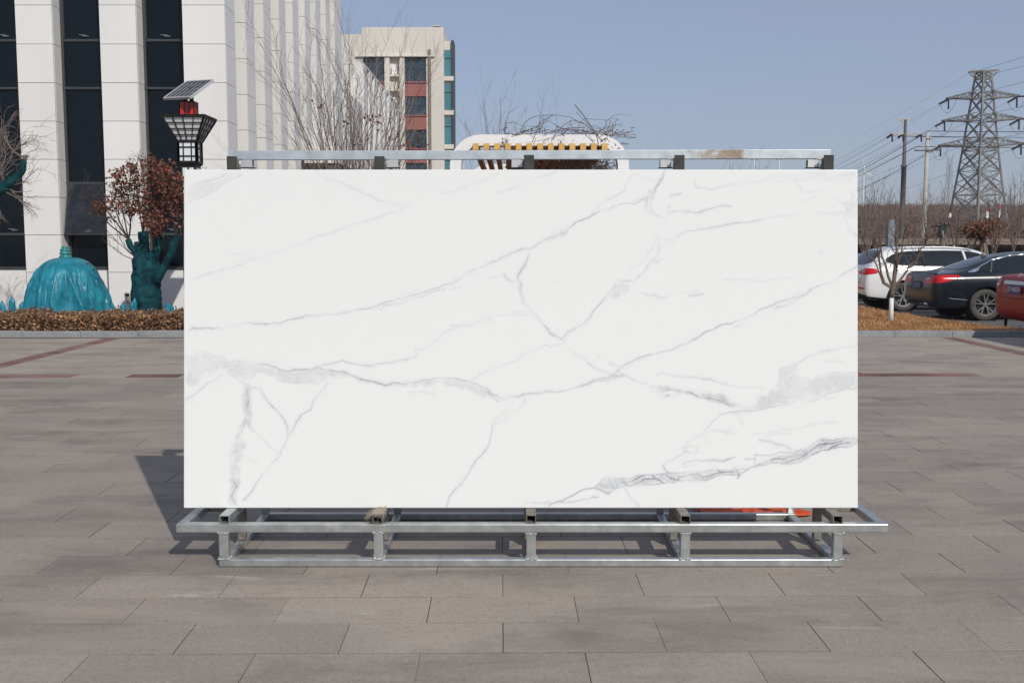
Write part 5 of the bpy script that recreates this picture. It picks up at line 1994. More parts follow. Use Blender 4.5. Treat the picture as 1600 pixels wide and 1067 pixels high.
class Car:
    def __init__(self, name, label, stations, paint, loc, wheels, wr=.335, halfw=.925, rim='rim_silver', group='cars parked nose-in behind the dry lawn'):
        self.loc = Vector(loc)
        self.root = thing(name, label, 'car', loc, group)
        rings = []
        for x, w, zb_, zs2, wt_, zt_ in stations:
            zm = zb_ + (zs2 - zb_) * .55
            half = [(0, zb_), (.6 * w, zb_), (.93 * w, zb_ + .02), (.992 * w, zb_ + .12), (w, zm), (.99 * w, zs2 - .09), (.955 * w, zs2 - .005),
                    (.93 * w * .5 + wt_ * .5, zs2 + (zt_ - zs2) * .52), (wt_, zt_ - min(.055, (zt_ - zs2) * .3)), (wt_ * .66, zt_ - .008), (0, zt_)]
            ring = [(x, -y, z) for y, z in half] + [(x, y, z) for y, z in reversed(half[1:-1])]
            rings.append(ring)
        n = len(rings[0])
        mb = MB()
        for r in rings:
            mb.v.extend(r)
        for i in range(len(rings) - 1):
            for k in range(n):
                k2 = (k + 1) % n
                mb.f.append((i * n + k, i * n + k2, (i + 1) * n + k2, (i + 1) * n + k))
        mb.f.append(tuple(reversed(range(n))))
        mb.f.append(tuple((len(rings) - 1) * n + k for k in range(n)))
        me_ = bpy.data.meshes.new('body')
        me_.from_pydata(mb.v, [], mb.f)
        tmp = bpy.data.objects.new('tmp_body', me_)
        COL.objects.link(tmp)
        sub = tmp.modifiers.new('s', 'SUBSURF')
        sub.levels = 3
        cutters = []
        for wx in wheels:
            c = MB()
            c.lathe([(0.0, -2), (wr + .045, -2), (wr + .045, 2), (0.0, 2)], 40, (wx, 0, wr - .0), axis='y')
            # two pockets only: a left and a right one
            for sgn in (-1, 1):
                c2 = MB()
                y0 = sgn * (halfw - .30)
                prof_ = [(0.0005, 0), (wr + .045, 0), (wr + .045, .6), (0.0005, .6)]
                c2.lathe(prof_, 40, (wx, y0 if sgn < 0 else y0 + .6, wr + .005), axis='y')
                mc = bpy.data.meshes.new('cut')
                mc.from_pydata(c2.v, [], c2.f)
                bmx = bmesh.new()
                bmx.from_mesh(mc)
                bmesh.ops.remove_doubles(bmx, verts=bmx.verts, dist=0.002)
                bmesh.ops.recalc_face_normals(bmx, faces=bmx.faces)
                bmx.to_mesh(mc)
                bmx.free()
                oc = bpy.data.objects.new('cut', mc)
                COL.objects.link(oc)
                bo = tmp.modifiers.new('b', 'BOOLEAN')
                bo.operation = 'DIFFERENCE'
                bo.object = oc
                bo.solver = 'EXACT'
                cutters.append(oc)
        sub_only = tmp.modifiers
        bpy.context.view_layer.update()
        dg = bpy.context.evaluated_depsgraph_get()
        ev = tmp.evaluated_get(dg)
        body_me = bpy.data.meshes.new_from_object(ev)
        # uncut surface for laying windows and lamps on the body
        for m_ in list(tmp.modifiers):
            if m_.type == 'BOOLEAN':
                tmp.modifiers.remove(m_)
        bpy.context.view_layer.update()
        dg = bpy.context.evaluated_depsgraph_get()
        bm_ = bmesh.new()
        bm_.from_mesh(bpy.data.meshes.new_from_object(tmp.evaluated_get(dg)))
        self.bvh = BVHTree.FromBMesh(bm_)
        bm_.free()
        for oc in cutters:
            bpy.data.objects.remove(oc)
        bpy.data.objects.remove(tmp)
        body_me.materials.clear()
        body_me.materials.append(MATS[paint])
        body_me.polygons.foreach_set('use_smooth', [True] * len(body_me.polygons))
        body_me.set_sharp_from_angle(angle=math.radians(38))
        body = bpy.data.objects.new('body', body_me)
        COL.objects.link(body)
        body.location = self.loc
        OFFS[body.name] = Matrix.Translation(self.loc)
        parent_to(body, self.root)
        self.body = body
        # wheels
        src = None
        for wx in wheels:
            for sgn in (-1, 1):
                lo = self.loc + Vector((wx, sgn * (halfw - .125), 0.0))
                ln = MB()
                ln.lathe([(wr + .040, -.1), (wr + .040, .22)], 32, tuple(lo + Vector((0, .06 if sgn < 0 else -.06 + .12, wr))), axis='y')
                ln.lathe([(0.001, 0), (wr + .04, 0)], 32, tuple(lo + Vector((0, -sgn * .17, wr))), axis='y')
                ob('wheel_liner', ln, 'car_black', self.root)
                if src is None:
                    tb_ = MB()
                    tb_.lathe([(wr * .66, -.09), (wr * .68, -.10), (wr * .8, -.108), (wr * .93, -.10), (wr * .985, -.085), (wr, -.05), (wr, .05), (wr * .985, .085), (wr * .93, .10),
                               (wr * .8, .108), (wr * .68, .10), (wr * .66, .09)][::-1], 48, tuple(lo + Vector((0, 0, wr))), axis='y')
                    tb_.lathe([(0.001, 0.02), (wr * .67, 0.02)], 40, tuple(lo + Vector((0, 0, wr))), axis='y')
                    w_o = ob('wheel', tb_, 'tyre', self.root, smooth=True)
                    rm = MB()
                    c = lo + Vector((0, 0, wr))
                    rm.lathe([(wr * .60, .07), (wr * .69, .088), (wr * .675, .100), (wr * .63, .088), (wr * .60, .07)], 40, tuple(c), axis='y')
                    rm.lathe([(0.001, .082), (.045, .08), (.055, .06), (.06, .03)], 16, tuple(c), axis='y')
                    for k in range(5):
                        for da in (-.17, .17):
                            a = 2 * math.pi * k / 5 + .3
                            p0 = c + Vector((math.cos(a + da * .5) * .05, -.066, math.sin(a + da * .5) * .05))
                            p1 = c + Vector((math.cos(a + da * 1.25) * wr * .64, -.078, math.sin(a + da * 1.25) * wr * .64))
                            rm.beam(p0, p1, .024, .024, up=(0, 1, 0))
                    r_o = ob('rim', rm, rim, w_o)
                    dk = ob('brake_disc', MB().lathe([(0.001, .028), (wr * .55, .03)], 32, tuple(c), axis='y'), 'car_black', w_o)
                    src = (w_o, r_o, dk)
                    OW = lo
                else:
                    off = lo - OW
                    rz = 0 if sgn < 0 else math.pi
                    w2 = bpy.data.objects.new('wheel', src[0].data)
                    COL.objects.link(w2)
                    w2.location = src[0].location + off
                    w2.rotation_euler = (0, 0, rz)
                    w2.parent = self.root
                    w2.matrix_parent_inverse = OFFS[self.root.name].inverted()
                    MW = Matrix.Translation(w2.location) @ Matrix.Rotation(rz, 4, 'Z')
                    for s_ in src[1:]:
                        r2_ = bpy.data.objects.new(s_.name.split('.')[0], s_.data)
                        COL.objects.link(r2_)
                        r2_.parent = w2
                        rel = s_.location - src[0].location
                        r2_.location = rel

    def project(self, a, b_, axis, off):
        if axis == 'right':
            o_, d_ = Vector((a, -4, b_)), Vector((0, 1, 0))
        elif axis == 'left':
            o_, d_ = Vector((a, 4, b_)), Vector((0, -1, 0))
        elif axis == 'rear':
            o_, d_ = Vector((-4, a, b_)), Vector((1, 0, 0))
        elif axis == 'front':
            o_, d_ = Vector((9, a, b_)), Vector((-1, 0, 0))
        else:
            o_, d_ = Vector((a, b_, 5)), Vector((0, 0, -1))
        h, n_, i_, t_ = self.bvh.ray_cast(o_, d_)
        if h is None:
            return None
        if n_.dot(d_) > 0:
            n_ = -n_
        return h + n_ * off

    def decal(self, name, poly, axis, mat, off=.005, res=.05, parent=None, smooth_it=2):
        if smooth_it:
            poly = chaikin(poly, smooth_it)
        bm_ = bmesh.new()
        vs_ = [bm_.verts.new((p[0], p[1], 0)) for p in poly]
        f = bm_.faces.new(vs_)
        bmesh.ops.triangulate(bm_, faces=[f])
        for _ in range(7):
            long = [e_ for e_ in bm_.edges if e_.calc_length() > res]
            if not long:
                break
            bmesh.ops.subdivide_edges(bm_, edges=long, cuts=1)
            bmesh.ops.triangulate(bm_, faces=bm_.faces[:])
        ok = True
        out = MB()
        idx = {}
        for v in bm_.verts:
            h = self.project(v.co.x, v.co.y, axis, off)
            if h is not None and not (axis == 'rear' and h.x > 0.30 and name != 'rear_window'):
                idx[v] = len(out.v)
                out.v.append(tuple(h + self.loc))
        for f in bm_.faces:
            if all(v in idx for v in f.verts):
                out.f.append(tuple(idx[v] for v in f.verts))
        bm_.free()
        if not out.f:
            return None
        return ob(name, out, mat, parent or self.root, smooth=True)

    def trim(self, name, pts, axis, mat, r=.012, off=.004, parent=None):
        q = [self.project(a, b_, axis, off) for a, b_ in pts]
        q = [p + self.loc for p in q if p is not None]
        return ob(name, MB().tube(q, r, 6), mat, parent or self.root, smooth=True)


def dense(pts, n=6):
    out = []
    for i in range(len(pts) - 1):
        for k in range(n):
            t = k / n
            out.append((pts[i][0] + (pts[i + 1][0] - pts[i][0]) * t, pts[i][1] + (pts[i + 1][1] - pts[i][1]) * t))
    out.append(pts[-1])
    return out


def text_plate(txt, size, loc, rot, mat, parent):
    cu = bpy.data.curves.new('plate_text', 'FONT')
    cu.body = txt
    cu.size = size
    cu.align_x = 'CENTER'
    cu.align_y = 'CENTER'
    cu.extrude = 0.001
    t = bpy.data.objects.new('plate_text', cu)
    COL.objects.link(t)
    bpy.context.view_layer.update()
    me_ = bpy.data.meshes.new_from_object(t.evaluated_get(bpy.context.evaluated_depsgraph_get()))
    bpy.data.objects.remove(t)
    o = bpy.data.objects.new('plate_text', me_)
    me_.materials.clear()
    me_.materials.append(MATS[mat])
    COL.objects.link(o)
    o.location = loc
    o.rotation_euler = rot
    o.parent = parent
    o.matrix_parent_inverse = OFFS[parent.name].inverted()
    return o


SED = [(0, .70, .42, .66, .55, .70), (.05, .84, .32, .84, .66, .90), (.11, .895, .27, .93, .70, .985), (.2, .91, .24, .935, .71, .995), (.55, .92, .22, .94, .70, 1.02), (.95, .925, .21, .945, .63, 1.17),
       (1.4, .93, .2, .95, .585, 1.33), (1.9, .93, .2, .95, .565, 1.42), (2.4, .93, .2, .94, .56, 1.44), (2.9, .93, .2, .93, .56, 1.38), (3.35, .925, .2, .915, .59, 1.17), (3.7, .92, .2, .90, .68, .97),
       (4.3, .90, .22, .82, .66, .88), (4.7, .82, .26, .70, .6, .76), (4.88, .6, .36, .56, .42, .62)]
SUVS = [(0, .74, .42, .70, .60, .76), (.05, .85, .30, .87, .68, .95), (.12, .90, .26, .97, .72, 1.05), (.24, .915, .24, 1.0, .70, 1.19), (.42, .92, .23, 1.02, .66, 1.40), (.62, .925, .22, 1.03, .645, 1.50),
        (1.2, .925, .22, 1.03, .635, 1.54), (2.2, .925, .22, 1.01, .635, 1.545), (2.85, .92, .22, .99, .61, 1.49), (3.4, .915, .22, .97, .6, 1.22), (3.75, .91, .22, .95, .66, 1.02), (4.3, .88, .24, .86, .64, .93),
        (4.55, .78, .3, .72, .55, .80), (4.64, .6, .38, .6, .4, .66)]


def common(car, stn, glass_side, glass_top, L_, handle_x):
    for ax in ('right', 'left'):
        g = car.decal('side_window', glass_side, ax, 'car_glass', .006, smooth_it=1)
    return car


# ---- navy sedan
w0 = G(1537, 501, LOT)
sed = Car('parked_sedan', 'dark navy sedan with red wrap-round tail lamps and grey alloy wheels', SED, 'car_navy', (w0.x - 1.1, w0.y + .83, LOT), (1.1, 3.93), rim='rim_grey')
GS = [(.90, 1.03), (1.22, 1.005), (2.3, .985), (3.25, .975), (3.0, 1.13), (2.65, 1.30), (2.2, 1.36), (1.75, 1.33), (1.35, 1.24), (1.1, 1.13)]
for ax in ('right', 'left'):
    sed.decal('side_window', GS, ax, 'car_glass', .006, smooth_it=1)
    sed.trim('window_trim', dense([(.86, 1.015), (1.1, 1.145), (1.35, 1.255), (1.75, 1.345), (2.2, 1.375), (2.65, 1.315), (3.0, 1.15)]), ax, 'chrome', .014, .004)
    sed.decal('quarter_chrome', [(.70, .995), (.93, 1.0), (1.05, 1.12), (.97, 1.09)], ax, 'chrome', .007, smooth_it=1)
    sed.trim('window_divider', dense([(1.20, 1.0), (1.33, 1.24)]), ax, 'rim_grey', .009, .008)
    sed.trim('window_divider', dense([(2.22, .985), (2.15, 1.36)]), ax, 'car_black', .03, .0)
    sed.trim('door_seam', dense([(1.22, .99), (1.38, .80), (1.5, .55), (1.55, .3)]), ax, 'car_black', .005, .0)
    sed.trim('body_crease', dense([(.30, .47), (.72, .43)], 8), ax, 'rim_grey', .005, .0)
    sed.trim('bumper_seam', dense([(.22, .72), (.40, .62), (.62, .50)], 8), ax, 'car_black', .004, .0)
    sed.trim('door_handle', dense([(1.48, .86), (1.66, .865)]), ax, 'chrome', .014, .018)
sed.decal('rear_window', [(.66, -.60), (1.52, -.50), (1.55, 0), (1.52, .50), (.66, .60), (.60, 0)], 'top', 'car_glass', .006, smooth_it=1)
sed.decal('windscreen', [(3.52, -.60), (2.75, -.50), (2.7, 0), (2.75, .50), (3.52, .60), (3.6, 0)], 'top', 'car_glass', .006, smooth_it=1)
for s in (-1, 1):
    sed.decal('tail_lamp', [(s * .34, .87), (s * .62, .905), (s * .93, .915), (s * .93, .80), (s * .66, .755), (s * .36, .745)], 'rear', 'tail_red', .008, .04, smooth_it=1)
    sed.decal('tail_lamp', [(.02, .925), (.30, .945), (.60, .935), (.45, .86), (.25, .80), (.02, .77)], 'right' if s < 0 else 'left', 'tail_red', .008, .04, smooth_it=1)
    sed.decal('reverse_lamp', [(s * .38, .865), (s * .60, .885), (s * .60, .85), (s * .40, .835)], 'rear', 'tail_clear', .012, .04, smooth_it=1)
    p = sed.project(s * .55, .40, 'rear', 0.0) + sed.loc
    ob('exhaust_tip', MB().tube([p + Vector((-.03, -.07, -.07)), p + Vector((-.035, .0, -.062)), p + Vector((-.03, .09, -.07))], .024, 8), 'chrome', sed.root, smooth=True)
rec = sed.decal('plate_recess', [(-.31, .80), (.31, .80), (.28, .62), (-.28, .62)], 'rear', 'car_black', .006, .05, smooth_it=1)
pl = sed.decal('number_plate', [(-.2, .765), (.2, .765), (.2, .655), (-.2, .655)], 'rear', 'plate_blue', .014, .08, smooth_it=0)
sed.trim('boot_lip', dense([(-.7, .965), (0, .985), (.7, .965)], 10), 'rear', 'car_navy', .02, .004)
sed.trim('boot_seam', dense([(-.33, .72), (-.30, .60), (0, .585), (.30, .60), (.33, .72)], 5), 'rear', 'car_black', .004, .0)
p = sed.project(1.45, 0, 'top', 0) + sed.loc
ob('roof_fin', MB().add([p + Vector((-.08, 0, .075)), p + Vector((-.09, -.03, -.01)), p + Vector((-.09, .03, -.01)), p + Vector((.10, -.02, -.01)), p + Vector((.10, .02, -.01))], [(0, 1, 2), (0, 3, 1), (0, 2, 4), (0, 4, 3)]), 'car_black', sed.root)

# ---- white SUV
w1 = G(1409, 486, LOT)
suv = Car('parked_suv', 'white estate-style car with roof rails and red rear lamps beside the navy sedan', SUVS, 'car_white', (w1.x - .95, w1.y + .82, LOT), (.95, 3.65), wr=.345)
GS2 = [(.48, 1.19), (.75, 1.09), (1.4, 1.065), (2.6, 1.05), (3.3, 1.04), (3.0, 1.24), (2.75, 1.39), (2.2, 1.43), (1.2, 1.42), (.78, 1.37)]


def suv_parts(car):
    for ax in ('right', 'left'):
        car.decal('side_window', GS2, ax, 'car_glass', .006, smooth_it=1)
        car.trim('window_divider', dense([(1.45, 1.06), (1.38, 1.43)]), ax, 'car_black', .028, .0)
        car.trim('window_divider', dense([(2.45, 1.05), (2.40, 1.43)]), ax, 'car_white', .035, .0)
        car.trim('door_seam', dense([(1.42, 1.05), (1.45, .6), (1.5, .3)]), ax, 'car_black', .005, .0)
        car.trim('side_crease', dense([(.3, .93), (1.5, .90), (3.5, .84)], 8), ax, 'car_white', .008, .0)
        s = -1 if ax == 'right' else 1
        q = [car.project(x, s * .60, 'top', .045) for x in (.75, 1.0, 1.5, 2.0, 2.4, 2.6)]
        q[0].z -= .035
        q[-1].z -= .035
        ob('roof_rail', MB().tube([p + car.loc for p in q], .018, 8), 'aluminium', car.root, smooth=True)
        car.decal('sill_cladding', [(.02, .36), (.58, .30), (.58, .21), (.06, .2)], ax, 'car_black', .006, .05, smooth_it=0)
        car.decal('tail_lamp', [(.0, 1.0), (.16, 1.01), (.32, .995), (.34, .89), (.0, .86)], ax, 'tail_red', .008, .04, smooth_it=1)
    for s in (-1, 1):
        car.decal('tail_lamp', [(s * .36, .915), (s * .6, .985), (s * .93, 1.0), (s * .93, .86), (s * .6, .865), (s * .38, .885)], 'rear', 'tail_red', .008, .04, smooth_it=1)
        car.decal('reverse_lamp', [(s * .66, .96), (s * .76, .965), (s * .72, .90), (s * .66, .90)], 'rear', 'tail_clear', .012, .04, smooth_it=1)
        car.decal('reflector', [(s * .48, .55), (s * .60, .56), (s * .86, .545), (s * .80, .515), (s * .5, .515)], 'rear', 'tail_red', .007, .04, smooth_it=1)
    car.decal('rear_window', [(-.70, 1.085), (.70, 1.085), (.62, 1.41), (0, 1.44), (-.62, 1.41)], 'rear', 'car_glass', .006, .06, smooth_it=1)
    car.decal('bumper_cladding', [(-.86, .42), (.86, .42), (.80, .24), (-.80, .24)], 'rear', 'car_black', .006, .06, smooth_it=1)
    car.decal('number_plate', [(-.22, .85), (.22, .85), (.22, .73), (-.22, .73)], 'rear', 'plate_blue', .012, .08, smooth_it=0)
    car.trim('tailgate_seam', dense([(-.68, .88), (-.60, .68), (-.45, .655), (.45, .655), (.60, .68), (.68, .88)], 5), 'rear', 'car_black', .004, .0)
    car.decal('windscreen', [(3.55, -.60), (2.9, -.54), (2.85, 0), (2.9, .54), (3.55, .60), (3.65, 0)], 'top', 'car_glass', .006, smooth_it=1)


suv_parts(suv)
# the same kind of car again: one half hidden beyond, one outside the frame whose shade falls on the kerb
w2_ = G(1345, 471, LOT)
c2_ = copy_tree(sed.root)
c2_.location = (w2_.x - 1.1, w2_.y + .82, LOT)
for ch in c2_.children:
    if ch.name.split('.')[0] in ('body', 'boot_lip'):
        ch.data = ch.data.copy()
        ch.data.materials[0] = MATS['car_white']
c2_['label'] = 'white car mostly hidden behind the slab, beyond the white estate-style car'
c3_ = copy_tree(suv.root)
c3_.location = (7.85, 14.4, 0.0)
c3_.scale = (1.1, 1.1, 1.1)
c3_['label'] = 'white car standing on the paving whose shade falls across the kerb'

# ---- red sedan, only its tail in view
RED = [(x, w * .97, zb_, zs2 * 1.06, wt_ * .98, zt_ * 1.07 if zt_ < 1.1 else zt_ + .03) for x, w, zb_, zs2, wt_, zt_ in SED]
red = Car('parked_red_car', 'red saloon showing its tail with blue number plate at the end of the parked row', RED, 'car_red', (8.72, 17.95, LOT), (1.0, 3.65), wr=.32, halfw=.90)
for ax in ('right', 'left'):
    red.decal('side_window', GS, ax, 'car_glass', .006, smooth_it=1)
for s in (-1, 1):
    red.decal('tail_lamp', [(s * .55, 1.0), (s * .92, .97), (s * .92, .80), (s * .58, .83)], 'rear', 'tail_red', .008, .04, smooth_it=1)
    red.decal('reverse_lamp', [(s * .62, .90), (s * .84, .89), (s * .84, .845), (s * .62, .85)], 'rear', 'tail_clear', .012, .04, smooth_it=1)
red.decal('rear_window', [(.66, -.58), (1.52, -.48), (1.55, 0), (1.52, .48), (.66, .58), (.60, 0)], 'top', 'car_glass', .006, smooth_it=1)
red.decal('chrome_strip', [(-.48, .945), (.48, .945), (.48, .885), (-.48, .885)], 'rear', 'rim_silver', .014, .06, smooth_it=0)
pp_ = red.project(0, 0.80, 'rear', 0.022) + red.loc
pl = ob('number_plate', MB().box(pp_.x - .012, pp_.x - .004, pp_.y - .24, pp_.y + .24, pp_.z - .075, pp_.z + .075), 'plate_blue', red.root, bevel=.004)
text_plate('D\u00b7N8034', .115, (pp_.x - .015, pp_.y, pp_.z), (math.pi / 2, 0, -math.pi / 2), 'white_paint', pl)
pe = red.project(0, 1.025, 'rear', 0.012) + red.loc
mb = MB()
N_ = 24
mb.tube([pe + Vector((0, .06 * math.cos(6.2832 * k / N_), .048 * math.sin(6.2832 * k / N_))) for k in range(N_ + 1)], .008, 6)
mb.tube([pe + Vector((0, y, z)) for y, z in ((.055, .015), (.03, .018), (.0, -.015), (-.03, .018), (-.055, .015))], .007, 6)
ob('emblem', mb, 'chrome', red.root)
red.trim('bumper_seam', dense([(-.86, .66), (0, .655), (.86, .66)], 8), 'rear', 'car_black', .006, .0)
red.trim('boot_seam', dense([(-.56, 1.0), (-.53, .72), (0, .70), (.53, .72), (.56, 1.0)], 5), 'rear', 'car_black', .004, .0)
pb = red.project(.45, .32, 'rear', 0) + red.loc
ob('tow_strap', MB().beam(pb + Vector((.02, .0, -.04)), pb + Vector((.02, 0, -.26)), .05, .015), 'car_black', red.root)

# ================================================================== PYLONS, POLES, WIRES
def lattice(mb, cx, cy, levels, rot, leg, brace, kx=True):
    """square lattice mast; levels = list of (z, half width)"""
    def cor(i, z, h):
        a = rot + math.pi / 4 + i * math.pi / 2
        return Vector((cx + h * 1.414 * math.cos(a), cy + h * 1.414 * math.sin(a), z))
    for (z0, h0), (z1, h1) in zip(levels[:-1], levels[1:]):
        for i in range(4):
            mb.beam(cor(i, z0, h0), cor(i, z1, h1), leg)
            j = (i + 1) % 4
            mb.beam(cor(i, z0, h0), cor(j, z1, h1), brace)
            mb.beam(cor(j, z0, h0), cor(i, z1, h1), brace)
    for k, (z, h) in enumerate(levels):
        if k % 2 == 0 or k == len(levels) - 1:
            for i in range(4):
                mb.beam(cor(i, z, h), cor((i + 1) % 4, z, h), brace)


ZY = 200.0
zz = lambda y: P(1531, y, ZY).z
pcx = P(1531, 250, ZY).x
pyl = thing('power_pylon', 'tall steel lattice pylon with three pairs of cross-arms and dark insulators', 'pylon', (pcx, ZY, hill_z(pcx, ZY)))
mk = ZY / FPX
z0_ = hill_z(pcx, ZY) - 1.0
rot = math.radians(22)
H_ = lambda px: px * mk / 2
lev = [(z0_, H_(70)), (zz(345), H_(59)), (zz(305), H_(50)), (zz(268), H_(42.5)), (zz(236), H_(36)), (zz(217), H_(33)), (zz(190), H_(28)), (zz(177), H_(26)), (zz(155), H_(22)), (zz(142), H_(20)), (zz(124), H_(17)), (zz(113), H_(15.5))]
mb = MB()
lattice(mb, pcx, ZY, lev, rot, .30, .16)
# finer inner bracing
for (za_, ha), (zb_, hb) in zip(lev[:5], lev[1:6]):
    zm, hm_ = (za_ + zb_) / 2, (ha + hb) / 2
    lattice(mb, pcx, ZY, [(za_, ha), (zm, hm_), (zb_, hb)], rot, .2, .09)
ob('mast', mb, 'pylon_steel', pyl)
tips_ = []
ca_, sa_ = math.cos(math.radians(-14)), math.sin(math.radians(-14))
for yb, yt, span, hw in ((155, 142, 6.2, H_(22)), (190, 177, 6.75, H_(28)), (229, 215, 7.3, H_(34))):
    for s in (-1, 1):
        mb = MB()
        tip = Vector((pcx + s * span * ca_, ZY + s * span * sa_, zz(yb) + .35))
        for d in (-1, 1):
            base_l = Vector((pcx + s * hw * .9, ZY + d * hw * .8, zz(yb)))
            base_u = Vector((pcx + s * hw * .8, ZY + d * hw * .7, zz(yt)))
            mb.beam(base_l, tip + Vector((0, d * .35, 0)), .22)
            mb.beam(base_u, tip + Vector((0, d * .35, .1)), .18)
            for k in range(1, 6):
                t = k / 6
                mb.beam(base_l.lerp(tip, t), base_u.lerp(tip, t), .1)
                mb.beam(base_l.lerp(tip, t - 1 / 6), base_u.lerp(tip, t), .09)
        for k in range(6):
            t = k / 6
            a1 = Vector((pcx + s * hw * .9, ZY - hw * .8, zz(yb))).lerp(tip, t)
            a2 = Vector((pcx + s * hw * .9, ZY + hw * .8, zz(yb))).lerp(tip, min(1, t + 1 / 6))
            mb.beam(a1, a2, .1)
        mb.beam(tip + Vector((0, -.7, 0)), tip + Vector((0, .7, 0)), .25)
        tips_.append((s, tip))
        ob('cross_arm', mb, 'pylon_steel', pyl)
mb = MB()
ztop = zz(112.5)
for d in (-.5, .5):
    mb.beam((pcx - 2.7, ZY + d, ztop), (pcx + 2.7, ZY + d, ztop + .25), .22)
    for s in (-1, 1):
        mb.beam((pcx + s * 2.7, ZY + d, ztop), (pcx + s * H_(18), ZY + d, zz(124)), .14)
ob('earth_wire_arm', mb, 'pylon_steel', pyl)
for s, tip in tips_:
    hang = tip + Vector((-.2 * s, 0, -.2))
    ob('insulator', MB().tube([hang + Vector((0, 0, 0)), hang + Vector((.05, 0, -1.9))], .17, 8), 'insulator', pyl)
    dd = Vector((-1.6 if s < 0 else -1.2, 2.0, -1.0)).normalized()
    ob('insulator', MB().tube([hang, hang + dd * 2.0], .2, 8), 'insulator', pyl)
    dd2 = Vector((1.2, -2.0, -.12)).normalized()
    ob('insulator', MB().tube([hang + Vector((0.2, 0, .1)), hang + dd2 * 2.0], .16, 8), 'insulator', pyl)
for x, y, top_, h in ((1543, 333, 'red', 16), (1562, 331, 'red', 18), (1484, 335, 'white', 10)):
    a, b_ = P(x - 2.2, y + h / 2, ZY - 8), P(x + 2.2, y - h / 2, ZY - 8)
    sg = ob('sign_plate', MB().box(a.x, b_.x, ZY - 8.1, ZY - 8, a.z, b_.z - (b_.z - a.z) * .35), 'white_paint', pyl)
    if top_ == 'red':
        ob('sign_head', MB().box(a.x, b_.x, ZY - 8.1, ZY - 8, b_.z - (b_.z - a.z) * .33, b_.z), 'red_paint_sign', sg)
    ob('sign_post', MB().tube([((a.x + b_.x) / 2, ZY - 7.9, hill_z((a.x + b_.x) / 2, ZY - 7.9) - .5), ((a.x + b_.x) / 2, ZY - 7.9, b_.z)], .07, 6), 'pylon_steel', pyl)


def wire(a, b_, sag, r, label, group, seg=22):
    pts = []
    for k in range(seg + 1):
        t = k / seg
        p = Vector(a).lerp(Vector(b_), t)
        p.z -= sag * 4 * t * (1 - t)
        pts.append(p)
    o = ob('power_wire', MB().tube(pts, r, 4, cap=False), 'cable')
    return tag(o, label, 'wire', group)


# pylon conductors: away to the left behind the slab, and out over the viewer's right
LEV = ['topmost', 'topmost', 'middle', 'middle', 'lowest', 'lowest', 'earth-wire', 'earth-wire']
for k_, (s, tip) in enumerate(tips_ + [(-1, Vector((pcx - 2.7, ZY, ztop))), (1, Vector((pcx + 2.7, ZY, ztop)))]):
    wh = LEV[k_] + ' arm, ' + ('pole side' if s < 0 else 'outer side')
    hang = tip + Vector((-.2 * s, 0, -.2))
    is_e = tip.z > zz(120)
    l_ = P(1040 + s * 26, 392 - (tip.z) * 1.9, 620)
    wire(hang + (Vector((0, 0, 0)) if is_e else Vector((-1.0, 1.4, -.7))), l_, 8, .016 if is_e else .024, 'thin conductor from the lattice pylon sinking behind the slab, ' + wh, 'conductors strung from the lattice pylon')
    r_ = Vector((pcx + 18 + s * 6, 70, tip.z + 3.0))
    wire(hang + (Vector((0, 0, 0)) if is_e else Vector((.9, -1.6, -.1))), r_, 1.0, .03, 'thin conductor rising from the lattice pylon over the car park, ' + wh, 'conductors leaving the lattice pylon on its near side')
    if not is_e:
        a_ = hang + Vector((-1.0, 1.4, -.8))
        b_ = hang + Vector((.9, -1.6, -.2))
        wire(a_, b_, 2.1, .035, 'drooping jumper loop under the lattice pylon, ' + wh, 'jumper loops under the pylon arms', 10)

# steel pole with two cross-arms
SPY = 110.0
sx_ = P(1411, 300, SPY).x
sp_ = thing('steel_pole', 'dark tapered steel power pole with short cross-arms', 'power pole', (sx_, SPY, -.3))
ztp = P(1411, 187, SPY).z
mb = MB().lathe([(.30, -.3), (.27, 5.0), (.26, P(1411, 262, SPY).z), (.33, P(1411, 261.5, SPY).z), (.33, P(1411, 259, SPY).z), (.21, P(1411, 258.5, SPY).z), (.14, ztp)], 12, (sx_, SPY, 0))
ob('pole', mb, 'pole_steel', sp_, smooth=True)
mb = MB().beam((sx_ - .9, SPY, ztp), (sx_ + .9, SPY, ztp), .14).beam((sx_ - .5, SPY, ztp - .05), (sx_, SPY, ztp - .5), .08).beam((sx_ + .5, SPY, ztp - .05), (sx_, SPY, ztp - .5), .08)
ob('top_arm', mb, 'concrete', sp_)
za2 = P(1411, 210, SPY).z
ob('cross_arm', MB().beam((sx_ - 1.35, SPY, za2), (sx_ + 1.75, SPY, za2 + .03), .17), 'concrete', sp_)
ob('arm_pin', MB().beam((sx_ - .75, SPY, za2), (sx_ - .75, SPY, za2 + .7), .07), 'concrete', sp_)
for dx in (-1.4, -.25, 1.65):
    ob('insulator', MB().tube([(sx_ + dx, SPY, za2), (sx_ + dx - .35, SPY + .35, za2 - .35)], .12, 7), 'insulator', sp_)
    ob('insulator', MB().tube([(sx_ + dx, SPY - .1, za2), (sx_ + dx + .05, SPY - .1, za2 - .8)], .085, 7), 'insulator', sp_)
for dx, wh in ((-1.4, 'outer arm end'), (-.25, 'insulator beside the mast'), (1.65, 'arm end by concrete pole')):
    wire((sx_ + dx - .35, SPY + .35, za2 - .35), P(1130 + dx * 10, 300, 260), 3.0, .02, 'thin wire of the steel pole sinking behind the slab, ' + wh, 'wires of the steel pole')
    wire((sx_ + dx + .05, SPY - .1, za2 - .2), (sx_ + dx + 60, 96, za2 + 2.5), 1.5, .022, 'thin wire of the steel pole running past the pylon, ' + wh, 'wires of the steel pole')

